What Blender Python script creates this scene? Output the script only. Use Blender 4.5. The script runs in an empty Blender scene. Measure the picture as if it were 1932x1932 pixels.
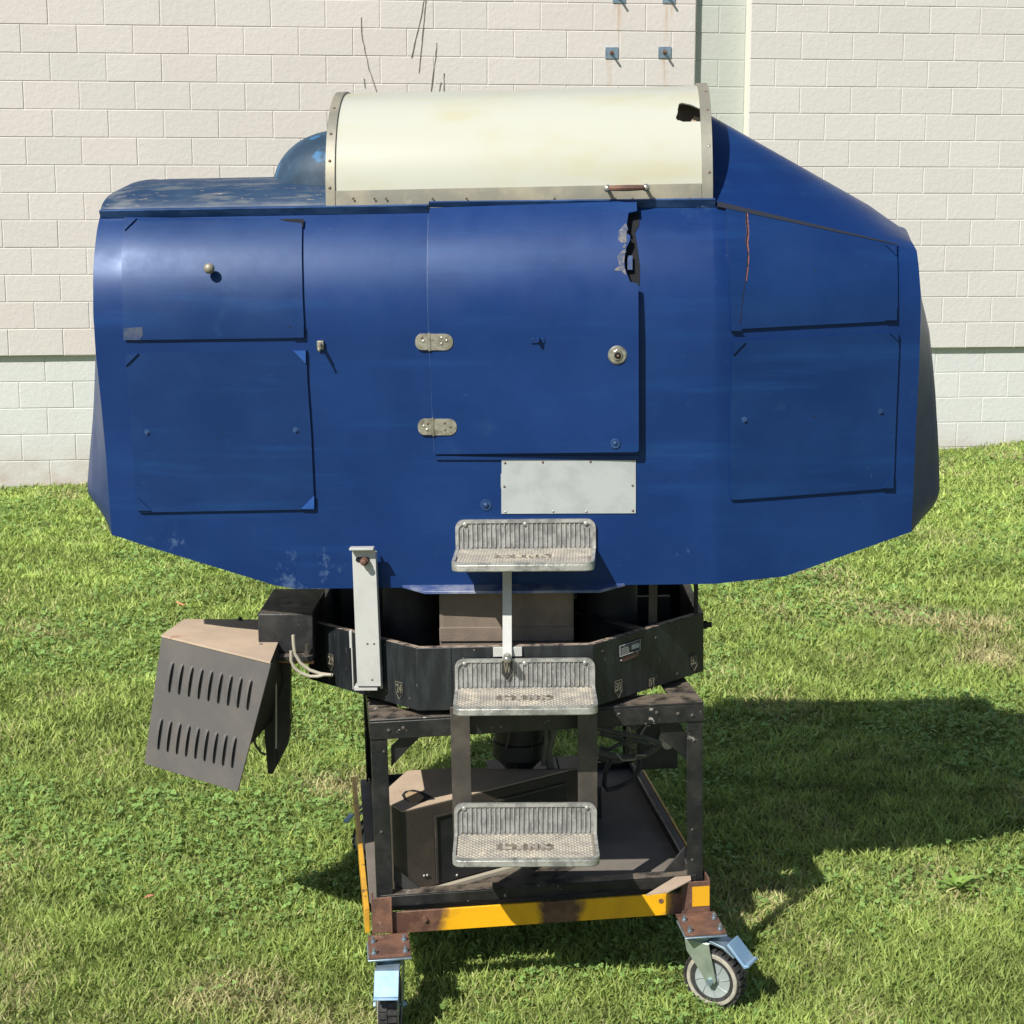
import bpy, math, random
import numpy as np
from mathutils import Vector, Matrix
random.seed(7); rng = np.random.default_rng(11)
R = math.radians
SC = bpy.context.scene
COL = SC.collection

# ---------------------------------------------------------------- camera, sky, sun, exposure
PITCH = 0.17868
FPX = 3173.5                     # focal length in units of a 1932-wide picture
CAM = np.array([0.0, 0.0, 2.13])
cam = bpy.data.cameras.new('camera'); camo = bpy.data.objects.new('camera', cam); COL.objects.link(camo)
camo.location = CAM; camo.rotation_euler = (math.pi/2-PITCH, 0, 0)
cam.sensor_width = 36; cam.lens = FPX/1932*36; cam.clip_start = .05; cam.clip_end = 500
SC.camera = camo
LD = np.array([.620, .825, -1.0])           # the way sunlight travels
w = bpy.data.worlds.new('World'); SC.world = w; w.use_nodes = True
nt = w.node_tree; bg = nt.nodes['Background']; sky = nt.nodes.new('ShaderNodeTexSky')
sky.sky_type = 'NISHITA'; sky.sun_disc = False
sky.sun_elevation = math.atan2(1, math.hypot(.620, .825)); sky.sun_rotation = math.atan2(-.620, -.825)
sky.air_density = 1.0; sky.dust_density = .6; sky.ozone_density = 1.0
bg.inputs['Strength'].default_value = .074
nt.links.new(sky.outputs[0], bg.inputs['Color'])
sl = bpy.data.lights.new('sun', 'SUN'); sl.energy = 4.8; sl.angle = R(.53); sl.color = (1.0, .96, .89)
so = bpy.data.objects.new('sun', sl); COL.objects.link(so)
so.rotation_euler = Vector(LD).to_track_quat('-Z', 'Y').to_euler(); so.location = (-4, -5, 9)
SC.view_settings.view_transform = 'Standard'; SC.view_settings.look = 'None'
SC.view_settings.exposure = 0.42; SC.view_settings.gamma = 1.0
SC.render.engine = 'CYCLES'
SC.cycles.max_bounces = 8; SC.cycles.transparent_max_bounces = 8

# ---------------------------------------------------------------- helpers: measuring
FW = np.array([0, math.cos(PITCH), -math.sin(PITCH)]); UP = np.array([0, math.sin(PITCH), math.cos(PITCH)]); RT = np.array([1., 0, 0])
def ray(x, y): return FW+RT*(x-966)/FPX-UP*(y-966)/FPX
class Frame:
    """A thing's own axes: a to the right, b away, c up."""
    def __init__(s, O, yaw=0, roll=0, pitch=0):
        y, r, p = R(yaw), R(roll), R(pitch)
        ex = np.array([math.cos(y)*math.cos(r), math.sin(y)*math.cos(r), math.sin(r)])
        ey = np.array([-math.sin(y)*math.cos(p), math.cos(y)*math.cos(p), math.sin(p)])
        ey = ey-ex*ey.dot(ex); ey /= np.linalg.norm(ey)
        s.O = np.array(O, float); s.E = np.array([ex, ey, np.cross(ex, ey)])
    def w(s, a, b, c): return s.O+a*s.E[0]+b*s.E[1]+c*s.E[2]
    def ws(s, P): return np.asarray(P, float)@s.E+s.O
    def at(s, x, y, v=0., ax=1):          # where the sight line meets the plane (axis ax) = v, in local units
        o = s.E@(CAM-s.O); d = s.E@ray(x, y); t = (v-o[ax])/d[ax]; return o+t*d
WORLD = Frame((0, 0, 0))
FB = Frame((0, 4.5, 0), -3, 1.1)                   # cabin
FC = Frame((-.375, 4.36, -.008), 6.5, 1.26)        # cart
FR = Frame((0, 4.98, 0), 0, 1.2)                   # turntable ring

# ---------------------------------------------------------------- helpers: materials
def mat(name, col, rough=.6, metal=0., col2=None, scale=8., lo=.4, hi=.65, stretch=(1, 1, 1), wear=None, wscale=20., wlo=.6, whi=.66,
        dust=None, dust_lo=.3, dust_hi=1., bump=0., bscale=60., attr=None, spec=.5, coat=0., rvar=0., detail=6., extra=None, translucent=0.):
    m = bpy.data.materials.new(name); m.use_nodes = True; n = m.node_tree; N = n.nodes; L = n.links
    b = N['Principled BSDF']; tc = N.new('ShaderNodeTexCoord'); mp = N.new('ShaderNodeMapping'); mp.inputs['Scale'].default_value = stretch
    L.new(tc.outputs['Object'], mp.inputs[0])
    def noise(sc, dt=6., vec=None, rg=.6):
        t = N.new('ShaderNodeTexNoise'); t.inputs['Scale'].default_value = sc; t.inputs['Detail'].default_value = dt; t.inputs['Roughness'].default_value = rg
        L.new(vec or mp.outputs[0], t.inputs['Vector']); return t.outputs['Fac']
    def ramp(src, a, c):
        r = N.new('ShaderNodeMapRange'); r.interpolation_type = 'SMOOTHSTEP'; r.inputs[1].default_value = a; r.inputs[2].default_value = c; L.new(src, r.inputs[0]); return r.outputs[0]
    def mix(f, a, c, mode='MIX'):
        x = N.new('ShaderNodeMix'); x.data_type = 'RGBA'; x.blend_type = mode
        if hasattr(f, 'is_linked'): L.new(f, x.inputs[0])
        else: x.inputs[0].default_value = f
        for v, i in ((a, 6), (c, 7)):
            if hasattr(v, 'is_linked'): L.new(v, x.inputs[i])
            else: x.inputs[i].default_value = (*v[:3], 1)
        return x.outputs[2]
    cur = (*col, 1)
    if attr:
        at = N.new('ShaderNodeAttribute'); at.attribute_name = attr; cur = at.outputs['Color']
    if col2: cur = mix(ramp(noise(scale, detail), lo, hi), cur, col2)
    if dust:
        g = N.new('ShaderNodeNewGeometry'); sx = N.new('ShaderNodeSeparateXYZ'); L.new(g.outputs['Normal'], sx.inputs[0])
        f = ramp(sx.outputs['Z'], dust_lo, dust_hi); mm = N.new('ShaderNodeMath'); mm.operation = 'MULTIPLY'; L.new(f, mm.inputs[0]); L.new(ramp(noise(scale*1.7), .3, .62), mm.inputs[1])
        cur = mix(mm.outputs[0], cur, dust)
    if wear: cur = mix(ramp(noise(wscale, 10., None, .7), wlo, whi), cur, wear)
    if extra: cur = extra(m, N, L, tc, cur, mix, ramp, noise)
    if hasattr(cur, 'is_linked'): L.new(cur, b.inputs['Base Color'])
    else: b.inputs['Base Color'].default_value = cur
    b.inputs['Metallic'].default_value = metal; b.inputs['Specular IOR Level'].default_value = spec
    if coat: b.inputs['Coat Weight'].default_value = coat; b.inputs['Coat Roughness'].default_value = .2
    if rvar:
        r = N.new('ShaderNodeMapRange'); L.new(noise(scale*2.3), r.inputs[0]); r.inputs[1].default_value = .3; r.inputs[2].default_value = .7
        r.inputs[3].default_value = rough-rvar; r.inputs[4].default_value = rough+rvar; L.new(r.outputs[0], b.inputs['Roughness'])
    else: b.inputs['Roughness'].default_value = rough
    if bump:
        bp = N.new('ShaderNodeBump'); bp.inputs['Strength'].default_value = bump; bp.inputs['Distance'].default_value = .01
        L.new(noise(bscale, 8.), bp.inputs['Height']); L.new(bp.outputs[0], b.inputs['Normal'])
    if translucent:
        tr = N.new('ShaderNodeBsdfTranslucent'); ms = N.new('ShaderNodeMixShader'); ms.inputs[0].default_value = translucent
        if hasattr(cur, 'is_linked'): L.new(cur, tr.inputs[0])
        L.new(b.outputs[0], ms.inputs[1]); L.new(tr.outputs[0], ms.inputs[2]); L.new(ms.outputs[0], N['Material Output'].inputs[0])
    return m
def scratches(m, N, L, tc, cur, mix, ramp, noise):
    # thin pale scuffs and hairline scratches in the paint
    mp = N.new('ShaderNodeMapping'); mp.inputs['Scale'].default_value = (3, 3, 11); L.new(tc.outputs['Object'], mp.inputs[0])
    f = ramp(noise(9, 12, mp.outputs[0], .75), .635, .72)
    cur = mix(f, cur, (.035, .075, .19))
    mp2 = N.new('ShaderNodeMapping'); mp2.inputs['Scale'].default_value = (14, 14, 90); mp2.inputs['Rotation'].default_value = (0, .12, 0); L.new(tc.outputs['Object'], mp2.inputs[0])
    f = ramp(noise(2.2, 4, mp2.outputs[0], .62), .745, .80)
    cur = mix(f, cur, (.045, .09, .21))
    # upright wash streaks and soft chalky blotches
    mp3 = N.new('ShaderNodeMapping'); mp3.inputs['Scale'].default_value = (.8, .8, 8); L.new(tc.outputs['Object'], mp3.inputs[0])
    cur = mix(ramp(noise(2.4, 6, mp3.outputs[0], .6), .50, .80), cur, (.0085, .042, .150))
    cur = mix(ramp(noise(3.3, 10, None, .7), .585, .72), cur, (.014, .045, .125))
    # grime and rubbed spots, thicker towards the foot of the tail
    sx = N.new('ShaderNodeSeparateXYZ'); L.new(tc.outputs['Object'], sx.inputs[0])
    g = N.new('ShaderNodeMapRange'); L.new(sx.outputs['Z'], g.inputs[0]); g.inputs[1].default_value = 1.55; g.inputs[2].default_value = 1.12; g.inputs[3].default_value = 0; g.inputs[4].default_value = .09
    h = N.new('ShaderNodeMath'); h.operation = 'ADD'; L.new(noise(8.5, 12, None, .72), h.inputs[0]); L.new(g.outputs[0], h.inputs[1])
    return mix(ramp(h.outputs[0], .68, .76), cur, (.055, .095, .19))
M = {}
M['blue'] = mat('worn_blue_paint', (.0052, .0240, .106), .37, col2=(.0088, .034, .132), scale=2.3, lo=.35, hi=.7, bump=.022, bscale=9, rvar=.07, extra=scratches, spec=.5)
M['blue_door'] = mat('worn_blue_paint_door', (.0054, .0258, .113), .37, col2=(.0092, .036, .140), scale=2.6, lo=.35, hi=.7, bump=.025, bscale=8, rvar=.07, extra=scratches)
M['blue_panel'] = mat('worn_blue_paint_panel', (.0052, .0238, .097), .39, col2=(.0088, .033, .120), scale=3.1, lo=.35, hi=.7, bump=.025, bscale=10, rvar=.07, extra=scratches)
def deckdust(m, N, L, tc, cur, mix, ramp, noise):
    mp = N.new('ShaderNodeMapping'); mp.inputs['Scale'].default_value = (1.4, 5, 9); L.new(tc.outputs['Object'], mp.inputs[0])
    cur = mix(ramp(noise(5, 8, mp.outputs[0], .65), .48, .66), cur, (.10, .115, .13))
    cur = mix(ramp(noise(11, 10, mp.outputs[0], .7), .60, .68), cur, (.30, .26, .21))
    return cur
for k in ('blue', 'blue_door', 'blue_panel'):
    bs = M[k].node_tree.nodes['Principled BSDF']; bs.inputs['Specular Tint'].default_value = (.60, .74, 1, 1); bs.inputs['Specular IOR Level'].default_value = .31
M['blue_deck'] = mat('dusty_blue_deck', (.012, .036, .085), .55, col2=(.022, .052, .10), scale=5, bump=.08, bscale=20, extra=deckdust)
def domewear(m, N, L, tc, cur, mix, ramp, noise):
    cur = mix(ramp(noise(9, 3, None, .4), .57, .61), cur, (.03, .13, .27))
    return mix(ramp(noise(17, 8, None, .7), .64, .70), cur, (.16, .19, .24))
M['blue_dome'] = mat('chipped_blue_dome', (.014, .036, .064), .62, col2=(.035, .08, .13), scale=7, bump=.05, extra=domewear)
M['blue_bright'] = mat('fresh_blue_paint', (.010, .065, .27), .4, col2=(.02, .08, .29), scale=20)
M['rail'] = mat('rail_blue', (.009, .036, .115), .38, col2=(.03, .075, .19), scale=9, wear=(.13, .18, .30), wscale=16, wlo=.64, whi=.7, stretch=(1, 3, 3), bump=.05)
M['dark'] = mat('cavity_shade', (.004, .005, .008), .9)  # flat near-black that paints the shade inside gaps, holes and slots
M['seam'] = mat('dark_seam', (.006, .010, .022), .8)
M['raw'] = mat('torn_plywood', (.065, .085, .14), .9, col2=(.19, .175, .17), scale=60, bump=.5, bscale=90)
def canopytint(m, N, L, tc, cur, mix, ramp, noise):
    mp = N.new('ShaderNodeMapping'); mp.inputs['Scale'].default_value = (1.2, 2.5, 3); L.new(tc.outputs['Object'], mp.inputs[0])
    cur = mix(ramp(noise(3.2, 6, mp.outputs[0], .55), .46, .72), cur, (.55, .53, .385))
    return mix(ramp(noise(7, 8, mp.outputs[0], .7), .66, .80), cur, (.50, .48, .36))
M['ivory'] = mat('aged_ivory_plastic', (.565, .568, .485), .27, translucent=.22, extra=canopytint, bump=.02, bscale=10)
M['steel'] = mat('dull_grey_metal', (.235, .225, .185), .50, .35, col2=(.34, .31, .23), scale=7, bump=.06, bscale=40, wear=(.42, .38, .28), wscale=9, wlo=.62, whi=.75)
M['alu'] = mat('cast_aluminium', (.50, .495, .46), .42, .55, col2=(.28, .28, .27), scale=26, lo=.42, hi=.66, wear=(.15, .15, .16), wscale=34, wlo=.60, whi=.70, bump=.2, bscale=80)
M['tread'] = mat('dusty_tread', (.42, .385, .315), .6, .25, col2=(.30, .28, .245), scale=22, wear=(.62, .55, .42), wscale=14, wlo=.5, whi=.7, bump=.15, bscale=120)
M['groove'] = mat('grimy_groove', (.20, .20, .19), .55, .3, col2=(.34, .34, .32), scale=30, lo=.42, hi=.62, wear=(.34, .34, .33), wscale=22, wlo=.55, whi=.66)
M['tread_low'] = mat('tread_grime', (.13, .115, .09), .8, .1, col2=(.20, .17, .13), scale=30)
M['chrome'] = mat('worn_chrome', (.55, .53, .46), .30, .8, col2=(.33, .31, .26), scale=40, bump=.1)
M['white'] = mat('off_white_paint', (.47, .47, .45), .5, col2=(.41, .41, .39), scale=11, wear=(.30, .29, .27), wscale=30, wlo=.68, whi=.74, bump=.05)
M['plate'] = mat('pale_grey_sheet', (.40, .425, .42), .5, .1, col2=(.34, .365, .365), scale=14, bump=.04)
M['screw'] = mat('rusty_screw', (.16, .11, .08), .6, .4)
M['zinc'] = mat('bright_zinc', (.33, .43, .51), .42, .75, col2=(.25, .33, .39), scale=30, bump=.05)
M['pedal'] = mat('blue_grey_pedal', (.20, .33, .47), .5, .3, col2=(.26, .38, .50), scale=25)
M['zincg'] = mat('green_zinc', (.40, .47, .38), .38, .6, col2=(.30, .36, .30), scale=18, bump=.05)
M['black'] = mat('chalky_black_paint', (.012, .013, .014), .52, col2=(.035, .034, .032), scale=10, wear=(.20, .18, .16), wscale=28, wlo=.645, whi=.71, dust=(.11, .09, .07), dust_lo=.7, bump=.12, bscale=50, rvar=.1)
M['blackworn'] = mat('scuffed_black_steel', (.010, .011, .012), .42, col2=(.026, .025, .025), scale=13, wear=(.36, .33, .30), wscale=20, wlo=.625, whi=.66, dust=(.16, .13, .10), dust_lo=.6, bump=.15, bscale=45, rvar=.12)
M['blackplain'] = mat('plain_black', (.010, .011, .012), .6, col2=(.02, .02, .02), scale=20)
M['greysheet'] = mat('grey_louvre_sheet', (.125, .116, .117), .50, .05, col2=(.15, .138, .130), scale=6, wear=(.15, .125, .10), wscale=9, wlo=.62, whi=.75, dust=(.40, .30, .21), dust_lo=.35, dust_hi=.8, bump=.06)
M['tantop'] = mat('dusty_tan_top', (.40, .31, .225), .8, col2=(.47, .36, .26), scale=7, wear=(.33, .17, .10), wscale=6, wlo=.62, whi=.72, bump=.1)
M['canvas'] = mat('brown_canvas', (.150, .118, .090), .85, col2=(.185, .142, .108), scale=16, bump=.2, bscale=200)
M['uprt'] = mat('brownish_grey_strap', (.050, .044, .037), .5, .2, col2=(.08, .068, .055), scale=18, wear=(.20, .16, .12), wscale=30, wlo=.66, whi=.72, bump=.1)
M['rust'] = mat('rusty_steel', (.105, .055, .040), .7, .1, col2=(.19, .095, .060), scale=18, wear=(.30, .19, .13), wscale=26, wlo=.58, whi=.70, bump=.3, bscale=60)
def yellowbeam(m, N, L, tc, cur, mix, ramp, noise):
    # paint burnt off round the welds: rusty ends and one bare middle stretch with ragged borders
    sx = N.new('ShaderNodeSeparateXYZ'); L.new(tc.outputs['Object'], sx.inputs[0])
    ad = N.new('ShaderNodeMath'); ad.operation = 'MULTIPLY_ADD'; L.new(noise(14, 8), ad.inputs[0]); ad.inputs[1].default_value = .10; L.new(sx.outputs['X'], ad.inputs[2])
    x = ad.outputs[0]
    def band(a, b_, s=.018):
        f1 = ramp(x, a-s, a+s); f2 = ramp(x, b_-s, b_+s); mm = N.new('ShaderNodeMath'); mm.operation = 'SUBTRACT'; L.new(f1, mm.inputs[0]); L.new(f2, mm.inputs[1]); return mm.outputs[0]
    mk = mix(ramp(noise(24), .4, .6), (.085, .040, .030), (.15, .075, .05))
    cur = mix(band(-.6, -.145), cur, mk)
    cur = mix(band(.125, .240), cur, mk)
    cur = mix(band(.485, .535), cur, mk)
    return cur
M['yellow'] = mat('chipped_yellow_paint', (.80, .41, .008), .45, col2=(.70, .35, .010), scale=11, wear=(.10, .055, .03), wscale=17, wlo=.67, whi=.70, extra=yellowbeam, bump=.1)
M['yellow2'] = mat('chipped_yellow_side', (.62, .33, .02), .5, col2=(.50, .26, .03), scale=11, wear=(.10, .055, .03), wscale=12, wlo=.56, whi=.62, bump=.1)
M['ply'] = mat('grimy_plywood', (.125, .108, .092), .85, col2=(.19, .165, .14), scale=4, lo=.35, hi=.7, wear=(.24, .21, .17), wscale=18, wlo=.66, whi=.72, bump=.15, bscale=40)
M['cabinet'] = mat('brown_black_cabinet', (.042, .034, .026), .7, col2=(.066, .052, .038), scale=6, wear=(.25, .13, .08), wscale=6, wlo=.68, whi=.72, bump=.1)
M['rubber'] = mat('black_rubber', (.022, .021, .022), .65, col2=(.045, .042, .042), scale=40, bump=.1)
M['hub'] = mat('grey_green_hub', (.30, .34, .33), .45, .1, col2=(.34, .38, .37), scale=20)
M['tyrewall'] = mat('cream_sidewall', (.40, .37, .30), .6, col2=(.28, .26, .21), scale=30)
M['cable'] = mat('cream_cable', (.40, .36, .28), .5)
M['hose'] = mat('grey_hose', (.085, .088, .07), .7, col2=(.13, .12, .09), scale=30, bump=.2)
M['letter'] = mat('faded_cream_lettering', (.22, .20, .14), .6, col2=(.12, .11, .08), scale=60)
M['orange'] = mat('orange_filler', (.26, .085, .06), .8, col2=(.03, .03, .07), scale=60)
M['copper'] = mat('copper_pipe', (.42, .22, .15), .4, .4)
M['paper'] = mat('pale_tag', (.40, .42, .40), .6, col2=(.3, .32, .31), scale=80)

# ---------------------------------------------------------------- helpers: meshes
class MB:
    def __init__(s): s.v = []; s.f = []
    def add(s, V, Fs):
        o = len(s.v); s.v.extend([tuple(map(float, p)) for p in V]); s.f.extend([tuple(i+o for i in f) for f in Fs]); return s
    def box(s, fr, a0, a1, b0, b1, c0, c1):
        V = [fr.w(a, b, c) for c in (c0, c1) for b in (b0, b1) for a in (a0, a1)]
        return s.add(V, [(0, 1, 5, 4), (1, 3, 7, 5), (3, 2, 6, 7), (2, 0, 4, 6), (4, 5, 7, 6), (2, 3, 1, 0)])
    def slab(s, top, vec):            # polygon (world points) pulled along a vector
        n = len(top); vec = np.array(vec, float); T = [np.array(p, float) for p in top]
        return s.add(T+[p+vec for p in T], [tuple(range(n)), tuple(range(2*n-1, n-1, -1))]+[(i, i+n, (i+1) % n+n, (i+1) % n) for i in range(n)])
    def grid(s, P, close_u=False, close_v=False):
        P = np.asarray(P); nu, nv = P.shape[:2]; o = len(s.v)
        s.v.extend([tuple(map(float, p)) for p in P.reshape(-1, 3)])
        for i in range(nu if close_u else nu-1):
            for j in range(nv if close_v else nv-1):
                s.f.append((o+i*nv+j, o+((i+1) % nu)*nv+j, o+((i+1) % nu)*nv+(j+1) % nv, o+i*nv+(j+1) % nv))
        return s
    def shell(s, P, Q):               # closed sheet between two matching grids
        P = np.asarray(P); Q = np.asarray(Q); nu, nv = P.shape[:2]; s.grid(P); s.grid(Q[::-1])
        for A, B in ((P[0], Q[0]), (Q[-1], P[-1]), (Q[:, 0], P[:, 0]), (P[:, -1], Q[:, -1])): s.grid(np.stack([B, A]))
        return s
    def tube(s, pts, r, n=8, caps=True):
        pts = [np.array(p, float) for p in pts]; rr = r if hasattr(r, '__len__') else [r]*len(pts); rings = []; prev = None
        for i, p in enumerate(pts):
            t = pts[min(i+1, len(pts)-1)]-pts[max(i-1, 0)]; t = t/np.linalg.norm(t)
            if prev is None:
                h = np.array([0, 0, 1.]) if abs(t[2]) < .9 else np.array([1., 0, 0]); u = np.cross(t, h)
            else: u = prev-t*prev.dot(t)
            u /= np.linalg.norm(u); prev = u; v = np.cross(t, u)
            rings.append([p+rr[i]*(math.cos(2*math.pi*k/n)*u+math.sin(2*math.pi*k/n)*v) for k in range(n)])
        o = len(s.v); s.grid(rings, close_v=True)
        if caps: s.f.append(tuple(o+k for k in range(n-1, -1, -1))); s.f.append(tuple(o+(len(pts)-1)*n+k for k in range(n)))
        return s
    def disc(s, c, ax, r, h, n=20, r2=None):     # short cylinder from c along ax
        c = np.array(c, float); ax = np.array(ax, float); ax /= np.linalg.norm(ax)
        return s.tube([c, c+ax*h], [r, r if r2 is None else r2], n)
    def dome(s, c, ax, r, h=None, n=14, k=5):
        c = np.array(c, float); ax = np.array(ax, float); ax /= np.linalg.norm(ax); h = h or r
        return s.tube([c+ax*h*math.sin(i/k*math.pi/2*.98) for i in range(k+1)], [r*math.cos(i/k*math.pi/2*.98) for i in range(k+1)], n)
    def mesh(s, name):
        me = bpy.data.meshes.new(name); me.from_pydata(s.v, [], s.f); me.update(); return me
    def build(s, name, m, parent=None, bevel=0, smooth=35, label=None, seg=2):
        me = s.mesh(name); import bmesh
        bm = bmesh.new(); bm.from_mesh(me); bmesh.ops.remove_doubles(bm, verts=bm.verts, dist=1e-6); bmesh.ops.recalc_face_normals(bm, faces=bm.faces); bm.to_mesh(me); bm.free()
        for mm in (m if isinstance(m, (list, tuple)) else [m]): me.materials.append(M[mm] if isinstance(mm, str) else mm)
        if smooth:
            me.shade_smooth(); me.set_sharp_from_angle(angle=R(smooth))
        o = bpy.data.objects.new(name, me); COL.objects.link(o)
        if parent is not None: put(o, parent)
        if bevel:
            bv = o.modifiers.new('bevel', 'BEVEL'); bv.width = bevel; bv.segments = seg; bv.limit_method = 'ANGLE'; bv.angle_limit = R(40); bv.harden_normals = False
        if label: o['label'] = label
        return o
def origin(o):
    p = o; x = Vector((0, 0, 0))
    while p is not None: x += p.location; p = p.parent
    return x
def put(o, parent):                   # child keeps its world place, parent may stand anywhere
    o.parent = parent; o.location = o.location-origin(parent)
def thing(name, label, cat, loc=(0, 0, 0), group=None):
    e = bpy.data.objects.new(name, None); COL.objects.link(e); e.location = loc; e.empty_display_size = .1
    return tag(e, label, cat, group)
def tag(o, label, cat, group=None):
    o['label'] = label; o['category'] = cat
    if group: o['group'] = group
    return o
def text_mesh(name, s, m, parent, O, ex, ez, height, depth=.001, width=None, bold=0.):
    """Raised lettering: laid out as text, turned into an ordinary mesh."""
    cu = bpy.data.curves.new(name, 'FONT'); cu.body = s; cu.size = 1; cu.extrude = depth/height/1.4; cu.offset = bold; cu.align_x = 'CENTER'; cu.align_y = 'CENTER'
    o = bpy.data.objects.new(name, cu); COL.objects.link(o); dg = bpy.context.evaluated_depsgraph_get(); dg.update()
    me = bpy.data.meshes.new_from_object(o.evaluated_get(dg)); bpy.data.objects.remove(o); bpy.data.curves.remove(cu)
    n = len(me.vertices); V = np.empty(n*3); me.vertices.foreach_get('co', V); V = V.reshape(-1, 3)
    h = V[:, 1].max()-V[:, 1].min(); wd = V[:, 0].max()-V[:, 0].min(); k = height/h; kx = (width/wd) if width else k
    V[:, 0] -= (V[:, 0].max()+V[:, 0].min())/2; V[:, 1] -= (V[:, 1].max()+V[:, 1].min())/2
    ex = np.array(ex, float); ez = np.array(ez, float); nn = np.cross(ex, ez); zs = V[:, 2]/max(1e-9, V[:, 2].max())*depth
    W = np.array(O)+V[:, :1]*kx*ex+V[:, 1:2]*k*ez+zs[:, None]*nn
    me.vertices.foreach_set('co', W.ravel()); me.update(); me.materials.clear(); me.materials.append(M[m]); me.name = name
    ob = bpy.data.objects.new(name, me); COL.objects.link(ob)
    if parent is not None: put(ob, parent)
    return ob
def ss(x, a, b):
    t = np.clip((np.asarray(x, float)-a)/(b-a), 0, 1); return t*t*(3-2*t)

# ---------------------------------------------------------------- the lawn
def gz(x, y):
    x = np.asarray(x, float); y = np.asarray(y, float)
    z = .022*x-.062+.140*ss(y, 6.0, 12.6)+.05*ss(x, 2.6, 4.4)*ss(y, 9, 12.5)
    z = z+.006*np.sin(x*2.1+1)*np.sin(y*1.7)+.004*np.sin(x*5.3+y*3.1)+.003*np.sin(x*9-y*7.7)
    return z
def lowf(x, y, k=0):
    r = np.random.default_rng(100+k); t = 0
    for i in range(14):
        f = r.uniform(.5, 4.5)*(1+.25*i/14); a = r.uniform(0, 6.28); t = t+np.sin(f*(x*math.cos(a)+y*math.sin(a))+r.uniform(0, 6.28))/(1+.12*f)
    return t/4.2
xs = np.concatenate([np.linspace(-30, -7, 12), np.linspace(-6.8, 6.8, 150), np.linspace(7, 30, 12)]); ys = np.concatenate([np.linspace(-12, 2.4, 12), np.linspace(2.5, 14.5, 160), np.linspace(16, 40, 8)])
X, Y = np.meshgrid(xs, ys, indexing='ij'); P = np.stack([X, Y, gz(X, Y)], -1)
def soil(m, N, L, tc, cur, mix, ramp, noise):
    return mix(ramp(noise(40, 8), .5, .7), cur, (.10, .075, .045))
M['soil'] = mat('thatch_and_soil', (.105, .135, .032), .95, col2=(.15, .16, .055), scale=3, bump=.6, bscale=90, extra=soil)
g = MB().grid(P).build('lawn', 'soil', smooth=60); g['kind'] = 'structure'

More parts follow.
